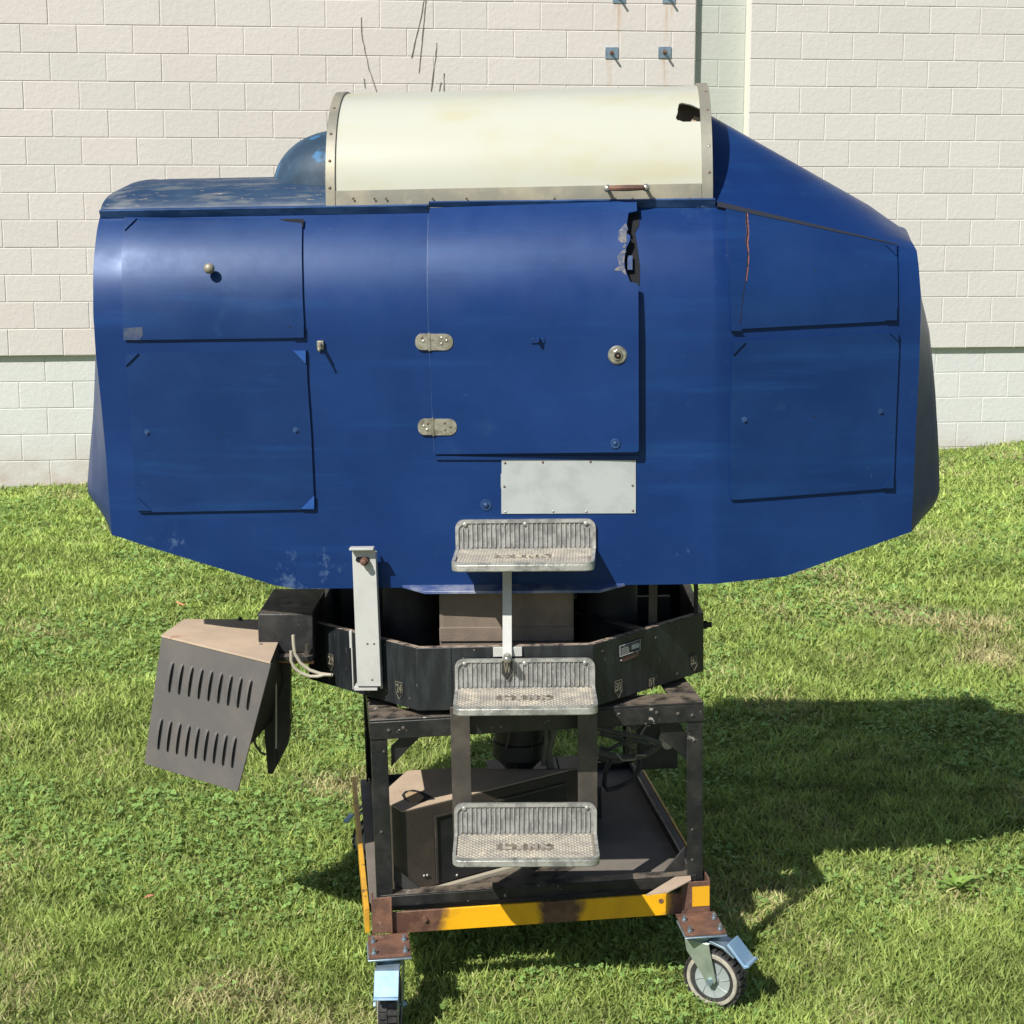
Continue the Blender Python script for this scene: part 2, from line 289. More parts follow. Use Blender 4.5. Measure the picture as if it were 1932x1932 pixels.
def grass():
    V = []; C = []; Fq = []; nv = 0
    quads = []; tris = []
    bands = [(3.2, 5.0, 19000, .0026, .93), (5.0, 6.6, 13500, .0031, .95), (6.6, 8.6, 8000, .0042, 1.05), (8.6, 11.0, 5200, .0052, 1.1), (11.0, 13.9, 3600, .0066, 1.15)]
    for y0, y1, dens, wd, hs in bands:
        hw = .40*y1+.75; n = int(dens*(y1-y0)*2*hw)
        x = rng.uniform(-hw, hw, n); y = rng.uniform(y0, y1, n); k = np.abs(x) < .40*y+.75
        yw = 12.809+(x+3.618)*.11367; k &= y < yw+.05
        x = x[k]; y = y[k]; n = len(x); z = gz(x, y)
        pa = lowf(x, y, 1); pb = lowf(x*2.2, y*2.2, 2); pc = lowf(x*5, y*5, 3)
        dry = ss(pb+.5*pc+rng.normal(0, .45, n), .45, 1.35)
        h = (.024+.016*rng.random(n)+.010*ss(pa, -.3, .8))*hs; tall = rng.random(n) < .02; h[tall] *= 1.55; h *= 1+.28*lowf(x*9, y*9, 4)
        lean = rng.uniform(.35, 1.45, n); th = rng.uniform(0, 6.283, n); dx = np.cos(th); dy = np.sin(th)
        ph = rng.uniform(0, 6.283, n); wx = np.cos(ph)*wd*rng.uniform(.6, 1.35, n); wy = np.sin(ph)*wd*rng.uniform(.6, 1.35, n)
        L1 = h*.55; L2 = h*.75; a1 = lean*.55; a2 = lean*1.25
        p1x = x+dx*np.sin(a1)*L1; p1y = y+dy*np.sin(a1)*L1; p1z = z+np.cos(a1)*L1
        p2x = p1x+dx*np.sin(a2)*L2; p2y = p1y+dy*np.sin(a2)*L2; p2z = p1z+np.cos(a2)*L2
        vv = np.stack([np.stack([x-wx, y-wy, z-.004], -1), np.stack([x+wx, y+wy, z-.004], -1), np.stack([p1x+wx*.9, p1y+wy*.9, p1z], -1), np.stack([p1x-wx*.9, p1y-wy*.9, p1z], -1), np.stack([p2x, p2y, p2z], -1)], 1)
        r = rng.random(n)[:, None]; t2 = rng.random(n)[:, None]
        green = np.array([.220, .315, .066])*(1-r)+np.array([.425, .490, .140])*r
        green = green*(1-.25*t2)+np.array([.12, .23, .06])*.25*t2
        dark = ss(pa*.9+rng.normal(0, .35, n), .0, 1.3)[:, None]; green = green*(1-dark*.30)*(1+.22*ss(y, 6, 12))[:, None]
        straw = np.array([.50, .43, .24])*(.7+.5*t2)
        c = green*(1-dry[:, None]*.80)+straw*dry[:, None]*.80
        pd = lowf(x*9, y*9, 4); c = c*(1+.22*pd+.12*pc)[:, None]*1.08; h0 = 1
        c = np.repeat(c[:, None, :], 5, 1); c[:, :2] *= .85
        o = nv+np.arange(n)[:, None]*5; quads.append(o+np.array([0, 1, 2, 3])); tris.append(o+np.array([3, 2, 4])); V.append(vv.reshape(-1, 3)); C.append(c.reshape(-1, 3)); nv += n*5
    # clover: three rounded leaflets lying near the tips of the grass, in patches
    hexes = []
    for y0, y1, dens, sz in [(3.2, 5.4, 3000, .0068), (5.4, 8, 2000, .0082), (8, 13.8, 1000, .011)]:
        hw = .40*y1+.75; n = int(dens*(y1-y0)*2*hw); x = rng.uniform(-hw, hw, n); y = rng.uniform(y0, y1, n)
        k = (np.abs(x) < .40*y+.75) & (lowf(x*1.4, y*1.4, 5)+.5*lowf(x*5, y*5, 6)+rng.normal(0, .3, n) > .15) & (y < 12.80+(x+3.618)*.11367); x = x[k]; y = y[k]; n = len(x)
        z = gz(x, y)+rng.uniform(.018, .042, n); th = rng.uniform(0, 6.283, n); s_ = sz*rng.uniform(.7, 1.35, n)
        tl = rng.normal(0, .35, (n, 2)); col = np.array([.215, .345, .095])*(.75+.7*rng.random(n))[:, None]
        col = np.where((rng.random(n) < .10)[:, None], np.array([.26, .36, .10]), col)
        for q in range(3):
            t = th+q*2.094; ux = np.cos(t); uy = np.sin(t); vx = -uy; vy = ux; pts = []
            for (u_, v_) in ((0, 0), (.45, -.52), (.95, -.5), (1.12, 0), (.95, .5), (.45, .52)):
                px = (ux*u_+vx*v_)*s_; py = (uy*u_+vy*v_)*s_; pts.append(np.stack([x+px, y+py, z+px*tl[:, 0]+py*tl[:, 1]+u_*s_*.25*(1-u_)], -1))
            V.append(np.stack(pts, 1).reshape(-1, 3)); C.append(np.repeat(col, 6, 0)); hexes.append(nv+np.arange(n)[:, None]*6+np.arange(6)); nv += n*6
    V = np.concatenate(V); C = np.concatenate(C); Q = np.concatenate(quads); T = np.concatenate(tris); H = np.concatenate(hexes)
    me = bpy.data.meshes.new('grass'); me.vertices.add(len(V)); me.vertices.foreach_set('co', V.astype(np.float32).ravel())
    li = np.concatenate([Q.ravel(), T.ravel(), H.ravel()]); tot = np.concatenate([np.full(len(Q), 4), np.full(len(T), 3), np.full(len(H), 6)]); st = np.concatenate([[0], np.cumsum(tot)[:-1]])
    me.loops.add(len(li)); me.loops.foreach_set('vertex_index', li.astype(np.int32)); me.polygons.add(len(tot)); me.polygons.foreach_set('loop_start', st.astype(np.int32)); me.polygons.foreach_set('loop_total', tot.astype(np.int32))
    at = me.color_attributes.new('Col', 'FLOAT_COLOR', 'POINT'); at.data.foreach_set('color', np.concatenate([C, np.ones((len(C), 1))], 1).astype(np.float32).ravel())
    me.update(calc_edges=True); me.validate()
    m = mat('grass_blades', (1, 1, 1), .55, attr='Col', spec=.3, translucent=.32); me.materials.append(m)
    o = bpy.data.objects.new('grass', me); COL.objects.link(o); o['kind'] = 'stuff'; o['label'] = 'short mown grass with clover and dry straw patches covering the lawn'; return o
grass()

# ---------------------------------------------------------------- the block building
WU = np.array([.9936, .11294, 0]); WN = np.array([-.11294, .9936, 0]); WO = np.array([-3.618, 12.809, 3.46274])
BW, BH = .4064, .2032
def wp(u, v, n): return WO+WU*(u*BW)+WN*n-np.array([0, 0, v*BH])
bld = thing('block_building', 'cream painted concrete block building with a recessed strip and stepped base', 'building', wp(6, 17, 0))
def rustdrips(m, N, L, tc, cur, mix, ramp, noise):
    sx = N.new('ShaderNodeSeparateXYZ'); L.new(tc.outputs['Object'], sx.inputs[0])
    def mth(op, a, b_):
        q = N.new('ShaderNodeMath'); q.operation = op
        for i, v in enumerate((a, b_)):
            if hasattr(v, 'is_linked'): L.new(v, q.inputs[i])
            else: q.inputs[i].default_value = v
        return q.outputs[0]
    mp = N.new('ShaderNodeMapping'); mp.inputs['Scale'].default_value = (28, 28, 2.2); L.new(tc.outputs['Object'], mp.inputs[0]); nz = ramp(noise(1, 5, mp.outputs[0]), .42, .62)
    for (xc, zt, ln, wd, am) in RUST:
        fx = mth('SUBTRACT', 1, ramp(mth('ABSOLUTE', mth('SUBTRACT', sx.outputs['X'], xc), 0), 0, wd))
        fz = mth('MULTIPLY', ramp(sx.outputs['Z'], zt-ln, zt-ln*.1), mth('SUBTRACT', 1, ramp(sx.outputs['Z'], zt, zt+.02)))
        cur = mix(mth('MULTIPLY', mth('MULTIPLY', fx, fz), mth('MULTIPLY', nz, am)), cur, (.42, .26, .13))
    cur = mix(mth('MULTIPLY', ramp(noise(.9, 6), .45, .7), .35), cur, (.50, .47, .45))
    cur = mix(mth('MULTIPLY', ramp(noise(16, 12, None, .8), .66, .72), .5), cur, (.44, .42, .40))
    # splash dirt along the foot of the wall
    f = mth('MULTIPLY', mth('SUBTRACT', 1, ramp(sx.outputs['Z'], .02, .42)), ramp(noise(3.5, 8), .25, .7))
    cur = mix(mth('MULTIPLY', f, .75), cur, (.40, .30, .24))
    # flaked patches
    cur = mix(mth('MULTIPLY', ramp(noise(6.5, 12, None, .75), .70, .73), mth('SUBTRACT', 1, ramp(sx.outputs['Z'], .3, .9))), cur, (.33, .32, .29))
    return cur
AN = [((1154)/1.0, 100), (1254, 99), (1168, -5), (1262, -5)]
def wat(x, y, n=0.):
    d = ray(x, y); P0 = WO+WN*n; t = (P0-CAM).dot(WN)/d.dot(WN); return CAM+d*t
RUST = []
for (x, y) in AN:
    q = wat(x, y); RUST.append((q[0], q[2]-.01, .40, .05, .8))
M['wall'] = mat('painted_block', (.72, .69, .62), .75, attr='Col', col2=None, bump=.35, bscale=26, extra=rustdrips, spec=.3)
def blocks(name, cells, n0, tint, parent, label=None):
    V = []; Fs = []; C = []
    for (u0, u1, v0, v1) in cells:
        r = random.random(); dn = random.uniform(-.0012, .0012)
        iu = .0065/BW; iv = .0060/BH; j = lambda: random.uniform(-.0015, .0015)
        Po = [wp(u0, v1, n0+.0046), wp(u1, v1, n0+.0046), wp(u1, v0, n0+.0046), wp(u0, v0, n0+.0046)]
        Pm = [wp(u0+iu*.35, v1-iv*.35, n0+.0040), wp(u1-iu*.35, v1-iv*.35, n0+.0040), wp(u1-iu*.35, v0+iv*.35, n0+.0040), wp(u0+iu*.35, v0+iv*.35, n0+.0040)]
        Pi = [wp(u0+iu+j(), v1-iv+j()*2, n0+dn), wp(u1-iu+j(), v1-iv+j()*2, n0+dn), wp(u1-iu+j(), v0+iv+j()*2, n0+dn), wp(u0+iu+j(), v0+iv+j()*2, n0+dn)]
        o = len(V); V += Po+Pm+Pi; Fs += [(o+8, o+9, o+10, o+11)]+[(o+4+i, o+4+(i+1) % 4, o+8+(i+1) % 4, o+8+i) for i in range(4)]+[(o+i, o+(i+1) % 4, o+4+(i+1) % 4, o+4+i) for i in range(4)]
        a = np.array(tint[0]); b_ = np.array(tint[1]); c = a*(1-r)+b_*r; c = c*random.uniform(.975, 1.02); C += [c*1.01]*8+[c]*4
    me = bpy.data.meshes.new(name); me.from_pydata([tuple(p) for p in V], [], Fs); me.update()
    at = me.color_attributes.new('Col', 'FLOAT_COLOR', 'POINT'); at.data.foreach_set('color', np.concatenate([np.array(C), np.ones((len(C), 1))], 1).astype(np.float32).ravel())
    me.materials.append(M['wall']); o = bpy.data.objects.new(name, me); COL.objects.link(o); put(o, parent)
    if label: o['label'] = label
    return o
def course(u0, u1, off, v0, v1):
    out = []
    for v in range(v0, v1):
        ph = off+(.5 if v % 2 else 0.); k = math.floor(u0-ph); e = [u0]
        while True:
            k += 1; q = ph+k
            if q >= u1-.02: break
            if q > u0+.02: e.append(q)
        e.append(u1)
        for a, b_ in zip(e[:-1], e[1:]): out.append((a, b_, v, v+1))
    return out
CR = ((.548, .522, .492), (.562, .516, .488)); GR = ((.550, .530, .498), (.556, .530, .498)); GN = ((.42, .445, .400), (.44, .46, .41)); LW = ((.560, .570, .550), (.570, .570, .548))
NL = 12.46; NR = 15.4706-2.0
blocks('wall', course(-17, NL, 0, -15, 12), 0, CR, bld)
blocks('wall', course(NR, 26, 15.4706-15, -15, 12), -.075, GR, bld)
blocks('wall_recess', [(NL, NR, v, v+1) if (v % 2 == 0) else c for v in range(-15, 12) for c in ([0] if v % 2 == 0 else [(NL, NL+.49, v, v+1), (NL+.49, NR, v, v+1)])], .070, GN, bld, 'narrow set-back strip of greenish blocks, one block wide')
blocks('wall_base', course(-17, 12.97, .13, 12, 19), .0420, LW, bld)
blocks('wall_base', course(12.97, 26, 15.4706-15-.05, 12, 19), -.0330, LW, bld)
wf = MB()
class WFrame(Frame):
    pass
FWL = Frame(WO, 0, 0); FWL.E = np.array([WU, WN, [0, 0, 1]])
wf.box(FWL, -17*BW, NL*BW, .0075, .4, -12*BH, 15*BH); wf.box(FWL, NR*BW, 26*BW, -.0675, .4, -12*BH, 15*BH)
wf.box(FWL, NL*BW+.001, NR*BW-.001, .0775, .4, -12*BH, 15*BH); wf.box(FWL, -17*BW, 12.97*BW,   .050, .4, -19.5*BH, -12*BH-.001); wf.box(FWL, 12.97*BW, 26*BW, -.0255, .4, -19.5*BH, -12*BH-.001)
M['core'] = mat('sunlit_block_core', (.66, .66, .58), .8, bump=.2)  # paler than the block faces, painting the recess's right-hand edge as sunlit
wf.build('wall_core', 'core', bld, smooth=0)
for (x, y) in AN:
    pl = MB(); q = wat(x, y); 
    fr = Frame(q, 0, 0); fr.E = FWL.E
    pl.box(fr, -.05, .05, -.007, 0, -.043, .043); p = pl.build('anchor_plate', 'zinc', bld, bevel=.001)
    b_ = MB(); b_.disc(fr.w(-.002, -.007, 0), -fr.E[1], .017, .012, 6); b_.tube([fr.w(-.002, -.007, 0), fr.w(-.002, -.075, 0)], .009, 10); b_.build('bolt', 'rust', p)
# dried vine stems clinging to the blocks
vine = thing('dried_vine', 'thin dried vine stems clinging to the upper wall above the ivory canopy', 'vine', wat(760, 175))
for pts in ([(681, 32), (682, 62), (688, 95), (696, 130), (710, 172)], [(801, -20), (797, 20), (787, 60), (776, 108)], [(803, 0), (799, 45), (794, 95), (790, 137)], [(824, 80), (820, 118), (813, 172)], [(838, 138), (837, 172)], [(832, 155), (828, 172)], [(686, 148), (689, 166)]):
    P = []
    for (a, b_), (c, d) in zip(pts[:-1], pts[1:]):
        for t in np.linspace(0, 1, 5)[:-1]: P.append(wat(a+(c-a)*t+random.uniform(-.7, .7), b_+(d-b_)*t, -.004))
    P.append(wat(*pts[-1], -.004)); MB().tube(P, [random.uniform(.0018, .0046) for _ in P], 5).build('stem', mat('dry_stem', (.26, .235, .215), .9) if 'stemm' not in M else M['stemm'], vine)

# ---------------------------------------------------------------- the simulator: one thing, stand and all
SIM = thing('flight_simulator', 'battered blue simulator cabin with ivory canopy on a wheeled black and yellow stand', 'simulator', (0, 4.95, 0))
BC = .45                                     # half depth of the cabin
CX = .577; LX = -1.0                         # creases
def sb(a, c):                                # how far the near side lies back from plumb
    a = np.asarray(a, float); c = np.asarray(c, float)
    q = np.clip(c-1.80, 0, .42); b_ = .485-np.sqrt(.485**2-q*q)
    return b_+np.clip(a-CX, 0, 9)*.2217+np.clip(LX-a, 0, 9)*.12
def on(x, y, off=0.):                        # a spot on the cabin's near side
    b_ = 0.
    for _ in range(8):
        q = FB.at(x, y, b_-off); b_ = float(sb(q[0], q[2]))
    return q[0], q[2]
def sw(a, c, off=0.):
    a = np.asarray(a, float); c = np.asarray(c, float); e = 1e-3
    n = np.stack([(sb(a+e, c)-sb(a-e, c))/(2*e), -np.ones_like(a*c), (sb(a, c+e)-sb(a, c-e))/(2*e)], -1); n /= np.linalg.norm(n, axis=-1, keepdims=True)
    P = np.stack([a+0*c, sb(a, c), c+0*a], -1)+n*np.asarray(off)[..., None]*1.0
    return FB.ws(P.reshape(-1, 3)).reshape(P.shape)
def tab(pts):
    q = np.array([on(*p) for p in pts]); k = np.argsort(q[:, 1]); return q[k, 1], q[k, 0]
ELc, ELa = tab([(192.5, 393), (183.5, 431), (179.6, 462), (176.6, 494), (175.8, 518), (175.8, 557), (176, 597), (177.6, 617), (180.6, 667), (192.5, 778), (200.4, 867), (205.4, 936), (210.3, 1003)])
ERc, ERa = tab([(1726, 452), (1728, 462), (1733, 498), (1737, 550), (1737, 597), (1734, 699), (1731, 758), (1728, 808), (1725, 887), (1722.6, 937), (1720, 988)])
EL = lambda c: np.interp(c, ELc, ELa); ER = lambda c: np.interp(c, ERc, ERa)
eLc = np.array([1.26, 1.34, 1.46, 1.56, 1.66, 1.74, 1.83, 2.12]); eLv = np.array([.150, .157, .135, .114, .096, .082, .067, .045])
eRc = np.array([1.22, 1.30, 1.40, 1.50, 1.60, 1.77, 1.86, 2.02]); eRv = np.array([.125, .125, .118, .108, .094, .066, .038, .018])
cba = np.array([-1.082, -.601, .574, .77, 1.122]); cbv = np.array([1.262, 1.107, 1.113, 1.123, 1.229])
cta = np.array([-1.09, CX, 1.126]); ctv = np.array([2.128, 2.125, 1.995])
cb = lambda a: np.interp(a, cba, cbv); ct = lambda a: np.interp(a, cta, ctv)
def K(a):
    if a < -.98: return .106*math.sqrt(max(0, 1-((-1.02-a)/.125)**2))
    if a < .572: return .106
    return float(np.interp(a, [.572, .577, 1.06, 1.122], [.255, .262, .098, .062]))
NR_ = 64; rows = []
ext = lambda s: (s/.5*.84 if s < .5 else .84+.16*(1-(1-(s-.5)/.5)**2))
cols = [('L', s) for s in (1., .9, .8, .7, .6, .5, .4, .25, .12)]
aN = [-9]+[-1.063, -1.055, -1.045, -1.033, -1.02, LX, LX+.03]+list(np.linspace(-.93, .55, 26))+[.569, CX, CX+.02]+list(np.linspace(.63, 1.04, 10))+[9]
cols += [('N', a) for a in aN]+[('R', s) for s in (.12, .25, .4, .5, .6, .7, .8, .9, 1.)]
near = []; top = []
for kind, s in cols:
    col = []
    if kind == 'L':
        c0 = 1.262+.05*(1-(1-s)**2); c1 = 2.128
        for v in np.linspace(0, 1, NR_):
            c = c0+(c1-c0)*v; a0 = float(EL(c)); bn = float(sb(a0, c)); e = float(np.interp(c, eLc, eLv)); 
            low = max(0, 1-(c-c0)/.07); e *= math.sqrt(max(0, 1-low*low*.45))
            col.append((a0-e*ext(s), bn+(BC-bn)*s, c))
    elif kind == 'R':
        c0 = 1.229+.035*(1-(1-s)**2); c1 = 1.995
        for v in np.linspace(0, 1, NR_):
            c = c0+(c1-c0)*v; a0 = float(ER(c)); bn = float(sb(a0, c)); e = float(np.interp(c, eRc, eRv))
            low = max(0, 1-(c-c0)/.07); e *= math.sqrt(max(0, 1-low*low*.45))
            col.append((a0+e*ext(s), bn+(BC-bn)*s, c))
    else:
        aa = -1.08 if s == -9 else (1.122 if s == 9 else s); c0 = float(cb(aa)); c1 = float(ct(aa))
        for v in np.linspace(0, 1, NR_):
            c = c0+(c1-c0)*v; a = float(EL(c)) if s == -9 else (float(ER(c)) if s == 9 else s)
            col.append((a, float(sb(a, c)), c))
    near.append(col)
near = np.array(near); far = near.copy(); far[..., 1] = 2*BC-far[..., 1]
hull = MB(); hull.grid(FB.ws(near.reshape(-1, 3)).reshape(near.shape)); hull.grid(FB.ws(far.reshape(-1, 3)).reshape(far.shape)[::-1])
bot = np.stack([near[:, 0]+(far[:, 0]-near[:, 0])*t for t in np.linspace(0, 1, 5)], 1); hull.grid(FB.ws(bot.reshape(-1, 3)).reshape(bot.shape))
CAB = hull.build('cabin', 'blue', SIM, smooth=24)
# the crowned top: rounded tail deck on the left, nose hood on the right
def crown(sel):
    out = []
    for i in sel:
        p, q = near[i, -1], far[i, -1]; a = p[0]; kd, sv = cols[i]; k = K(a) if kd == 'N' else (K(a) if kd == 'L' else .062)*math.sqrt(max(0, 1-sv**2.6)); r = []; nose = kd == 'R' or a > .575
        for t in np.linspace(-1, 1, 33):
            t = math.copysign(1-(1-abs(t))**1.6, t); e = abs(t)
            r.append((a, p[1]+(q[1]-p[1])*(t+1)/2, p[2]+k*(max(0, 1-e**1.38)**.96 if nose else max(0, 1-e**2.1)**.5)-.0005))
        out.append(r)
    return np.array(out)
names = [c for c in cols]; iC = [i for i, c in enumerate(cols) if c == ('N', .569)][0]
T1 = crown(range(0, iC+1)); T2 = crown(range(iC+1, len(cols)))
MB().grid(FB.ws(T1.reshape(-1, 3)).reshape(T1.shape)).build('tail_deck', 'blue_deck', CAB, smooth=40, label='dusty rounded tail deck streaked with pale dirt')
hd = MB().grid(FB.ws(T2.reshape(-1, 3)).reshape(T2.shape)); o_ = T2[0]
fl = [FB.w(*p) for p in o_]; hd.add(fl, [tuple(range(len(fl)))]); hd.build('nose_hood', 'blue', CAB, smooth=40)

def strip(a0, a1, c0, c1, off0, off1, n=12):      # proud strip lying on the cabin side between two heights
    A = np.linspace(a0, a1, n)[:, None]; Cc = np.array([c0, c1])[None, :]
    P = sw(A+0*Cc, Cc+0*A, off0); Q = sw(A+0*Cc, Cc+0*A, off1); return P, Q
# rails along the top edge: a pale sloping top and a shaded lower face
for nm, x0, y0, y1, x1, y2, y3 in (('rail', 190, 398, 412, 808, 387, 401), ('rail', 810, 381, 395, 1349, 376, 391)):
    a0, cT0 = on(x0, y0, .016); _, cB0 = on(x0, y1, .016); a1, cT1 = on(x1, y2, .016); _, cB1 = on(x1, y3, .016)
    m_ = MB(); P = []
    for t in np.linspace(0, 1, 30):
        a = a0+(a1-a0)*t; cT = cT0+(cT1-cT0)*t; cB = cB0+(cB1-cB0)*t; b0 = float(sb(a, cT))
        P.append([FB.w(a, b0+.030, cT+.010), FB.w(a, b0-.030, cT+.002), FB.w(a, b0-.033, cT-.001), FB.w(a, float(sb(a, cB))-.002, cB), FB.w(a, float(sb(a, cB))+.01, cB+.001), FB.w(a, b0+.03, cT-.004)])
    m_.grid(P, close_v=True); o = len(m_.v); m_.f.append(tuple(range(6))); m_.f.append(tuple(range(o-6, o))); m_.build('rail', 'rail', CAB, smooth=25)
# dark drip groove under the nose hood
q0 = on(1352, 389); q1 = on(1692, 464); gr = MB(); P = []; Q = []
for t in np.linspace(0, 1, 20):
    a = q0[0]+(q1[0]-q0[0])*t; c = q0[1]+(q1[1]-q0[1])*t; wd = .0055*(1-t)+.0014; P.append([sw(a, c-wd, .0095), sw(a, c+wd, .0095)]); Q.append([sw(a, c-wd, -.004), sw(a, c+wd, -.004)])
gr.shell(np.array(P).reshape(20, 2, 3), np.array(Q).reshape(20, 2, 3)).build('hood_groove', 'seam', CAB, smooth=0)
for (x0, y0, x1, y1, wdt, m_) in ((808.5, 405, 806.5, 560, .0012, 'rail'), (806.5, 560, 819, 853, .0012, 'rail')):
    a0, c0 = on(x0, y0); a1, c1 = on(x1, y1); P = []; Q = []
    for t in np.linspace(0, 1, 12):
        a = a0+(a1-a0)*t; c = c0+(c1-c0)*t; P.append([sw(a-wdt, c, .0016), sw(a+wdt, c, .0016)]); Q.append([sw(a-wdt, c, -.002), sw(a+wdt, c, -.002)])
    MB().shell(np.array(P).reshape(12, 2, 3), np.array(Q).reshape(12, 2, 3)).build('seam', m_, CAB, smooth=0)

# sheet with any outline laid on the curved side
def sheet(poly, off, thick, name, m, parent, res=.01, label=None, offf=None, bevel=0.):
    """poly in (a,c); the outline is cut into strips so it follows the curve."""
    poly = np.array(poly); cs = np.unique(np.concatenate([np.linspace(poly[:, 1].min(), poly[:, 1].max(), max(2, int((poly[:, 1].max()-poly[:, 1].min())/res)+1)), poly[:, 1]]))
    cs = cs[np.concatenate([[True], np.diff(cs) > 1e-4])]
    def span(c):
        xs_ = []
        for (a, b_), (d, e) in zip(poly, np.roll(poly, -1, 0)):
            if (b_-c)*(e-c) <= 0 and abs(e-b_) > 1e-7: xs_.append(a+(d-a)*(c-b_)/(e-b_))
        return (min(xs_), max(xs_)) if xs_ else (poly[0, 0], poly[0, 0])
    lo = cs[0]+1e-5; hi = cs[-1]-1e-5; S = [span(min(max(c, lo), hi)) for c in cs]; na = max(2, int((poly[:, 0].max()-poly[:, 0].min())/.06)+2)
    A = np.array([np.linspace(s_[0], s_[1], na) for s_ in S]); C_ = np.repeat(cs[:, None], na, 1)
    of = (lambda a: off+0*a) if offf is None else offf
    P = sw(A, C_, of(A)+thick); Q = sw(A, C_, of(A)); return MB().shell(P, Q).build(name, m, parent, smooth=30, label=label, bevel=bevel)
def pts(L_): return [on(x, y) for x, y in L_]
# ---- the door: ajar, its torn upper edge standing off the frame
d0 = on(812, 640)[0]
door_off = lambda a: .003+np.clip(a-d0, 0, 9)*.036
def dpts(L_): return [on(x, y, .010+max(0, on(x, y)[0]-d0)*.036) for x, y in L_]
DP = [(810, 397), (1201, 393), (1202, 411), (1186, 414), (1183, 433), (1182, 450), (1189, 455), (1189, 462), (1182, 476), (1178, 492), (1179, 512), (1184, 525), (1189, 537), (1204, 541), (1204.5, 560), (1205, 700), (1205.5, 848), (1202, 853), (820, 857), (813, 727), (807, 564)]
apoly = dpts(DP); DOOR = sheet(apoly, .003, .007, 'door', 'blue_door', CAB, offf=door_off, res=.012, bevel=.0012)
# dark sheet painting the unlit opening where the frame edge is torn away
sheet(pts([(1180, 412), (1206, 398), (1206, 425), (1198, 440), (1203, 470), (1207, 500), (1207, 538), (1184, 538), (1176, 500), (1180, 470)]), .0008, .0008, 'gap_shade', 'dark', CAB, res=.01)
for pl in ([(1183, 436), (1180, 433), (1168, 446), (1166, 462), (1172, 467), (1181, 468), (1182, 452)], [(1181, 478), (1172, 483), (1164, 493), (1168, 506), (1176, 512)], [(1177, 507), (1170, 508), (1158, 516), (1171, 518), (1182, 526)]):
    sheet(dpts(pl), .0, .0012, 'torn_patch', 'raw', DOOR, offf=lambda a: door_off(a)+.0068, res=.006)
for k in range(5):
    x = 1181+random.uniform(-3, 3); y = 438+k*10.5; sheet(dpts([(x, y), (x+random.uniform(1, 4), y+3), (x+random.uniform(-2, 2), y+9), (x-4, y+6)]), 0, .002, 'splinter', 'raw', DOOR, offf=lambda a: door_off(a)+.0070, res=.004)
sheet(dpts([(1184, 487), (1193.5, 487), (1193.5, 513), (1184, 513)]), .006, .010, 'latch_plate', 'rail', DOOR, res=.02)
def rounded(x0, y0, x1, y1, r, n=6, rl=None):
    out = []
    for cx, cy, s0, rr in ((x1-r, y0+r, -90, r), (x1-r, y1-r, 0, r), (x0+(rl or r), y1-(rl or r), 90, rl or r), (x0+(rl or r), y0+(rl or r), 180, rl or r)):
        for k in range(n+1): t = R(s0+90*k/n); out.append((cx+rr*math.cos(t), cy+rr*math.sin(t)))
    return out
NRM = lambda a, c: (lambda P: (P[1]-P[0])/np.linalg.norm(P[1]-P[0]))([sw(a, c, 0.), sw(a, c, .01)])
def stud(x, y, r, h, name, m, parent, off=0., n=14, kind='dome'):
    a, c = on(x, y, off); P = sw(a, c, off); nn = NRM(a, c); b_ = MB()
    if kind == 'dome': b_.dome(P, nn, r, h, n)
    elif kind == 'hex': b_.disc(P, nn, r*1.7, h*.25, 16); b_.disc(P+nn*h*.25, nn, r, h*.75, 6)
    elif kind == 'flat': b_.disc(P, nn, r, h, n, r*.85)
    elif kind == 'washer': b_.disc(P, nn, r*2.2, h*.3, 20, r*2.0); b_.dome(P+nn*h*.3, nn, r, h*.7, n)
    return b_.build(name, m, parent)
for (x0, x1, y0, y1, xm, sc) in ((784, 855.5, 629, 660, 809, ((796, 637, 0), (799, 644, 1), (833, 637.5, 1), (843, 643, 1), (833, 649, 1))), (789, 862.5, 789, 820, 816, ((800, 804, 1), (807, 799, 0), (806, 811, 1), (839, 798, 0), (850, 805, 0), (840, 811, 0)))):
    h1 = sheet(pts(rounded(x0, y0, xm, y1, 3, rl=13)), .004, .004, 'hinge', 'chrome', DOOR, res=.004, bevel=.001)
    P = sheet(pts(rounded(xm+3, y0, x1, y1, 14.5, rl=2)), .0095, .005, 'hinge_leaf', 'chrome', h1, res=.004, bevel=.001)
    a, cT = on(xm+1, y0-1, .01); _, cB = on(xm+1, y1+2, .01); MB().tube([sw(a, cT, .013), sw(a, cB, .013)], .0042, 10).build('hinge_pin', 'chrome', h1)
    for sx, sy, br in sc: stud(sx, sy, .0042, .0025, 'screw', 'chrome' if br else 'screw', h1, off=.0135 if sx > xm else .008, n=10)
# round lock with its escutcheon
lk = stud(1165, 670, .0255, .004, 'lock', 'chrome', DOOR, off=.030, n=28, kind='flat')
stud(1165, 670, .0145, .006, 'lock_ring', 'chrome', lk, off=.034, n=24, kind='flat'); stud(1165.5, 671, .0095, .0015, 'lock_face', 'dark', lk, off=.0402, n=20, kind='flat'); stud(1166, 671, .0035, .0035, 'key_pin', 'copper', lk, off=.0415, n=4, kind='flat')
stud(1164, 661, .003, .002, 'screw', 'chrome', lk, off=.034); stud(1166, 682, .003, .002, 'screw', 'chrome', lk, off=.034)
hs = sheet(pts([(1003, 636.5), (1028, 636.5), (1028, 646), (1003, 646)]), .0205, .004, 'door_catch', 'blue', DOOR, bevel=.0008)
a, c = on(1016, 640, .02); MB().box(Frame(sw(a, c, .024), -3), -.0035, .0035, -.016, 0, -.006, .006).build('catch_tab', 'blue', hs, bevel=.0008)
for x in (1006, 1024): stud(x, 640, .0022, .002, 'screw', 'rail', hs, off=.0245)
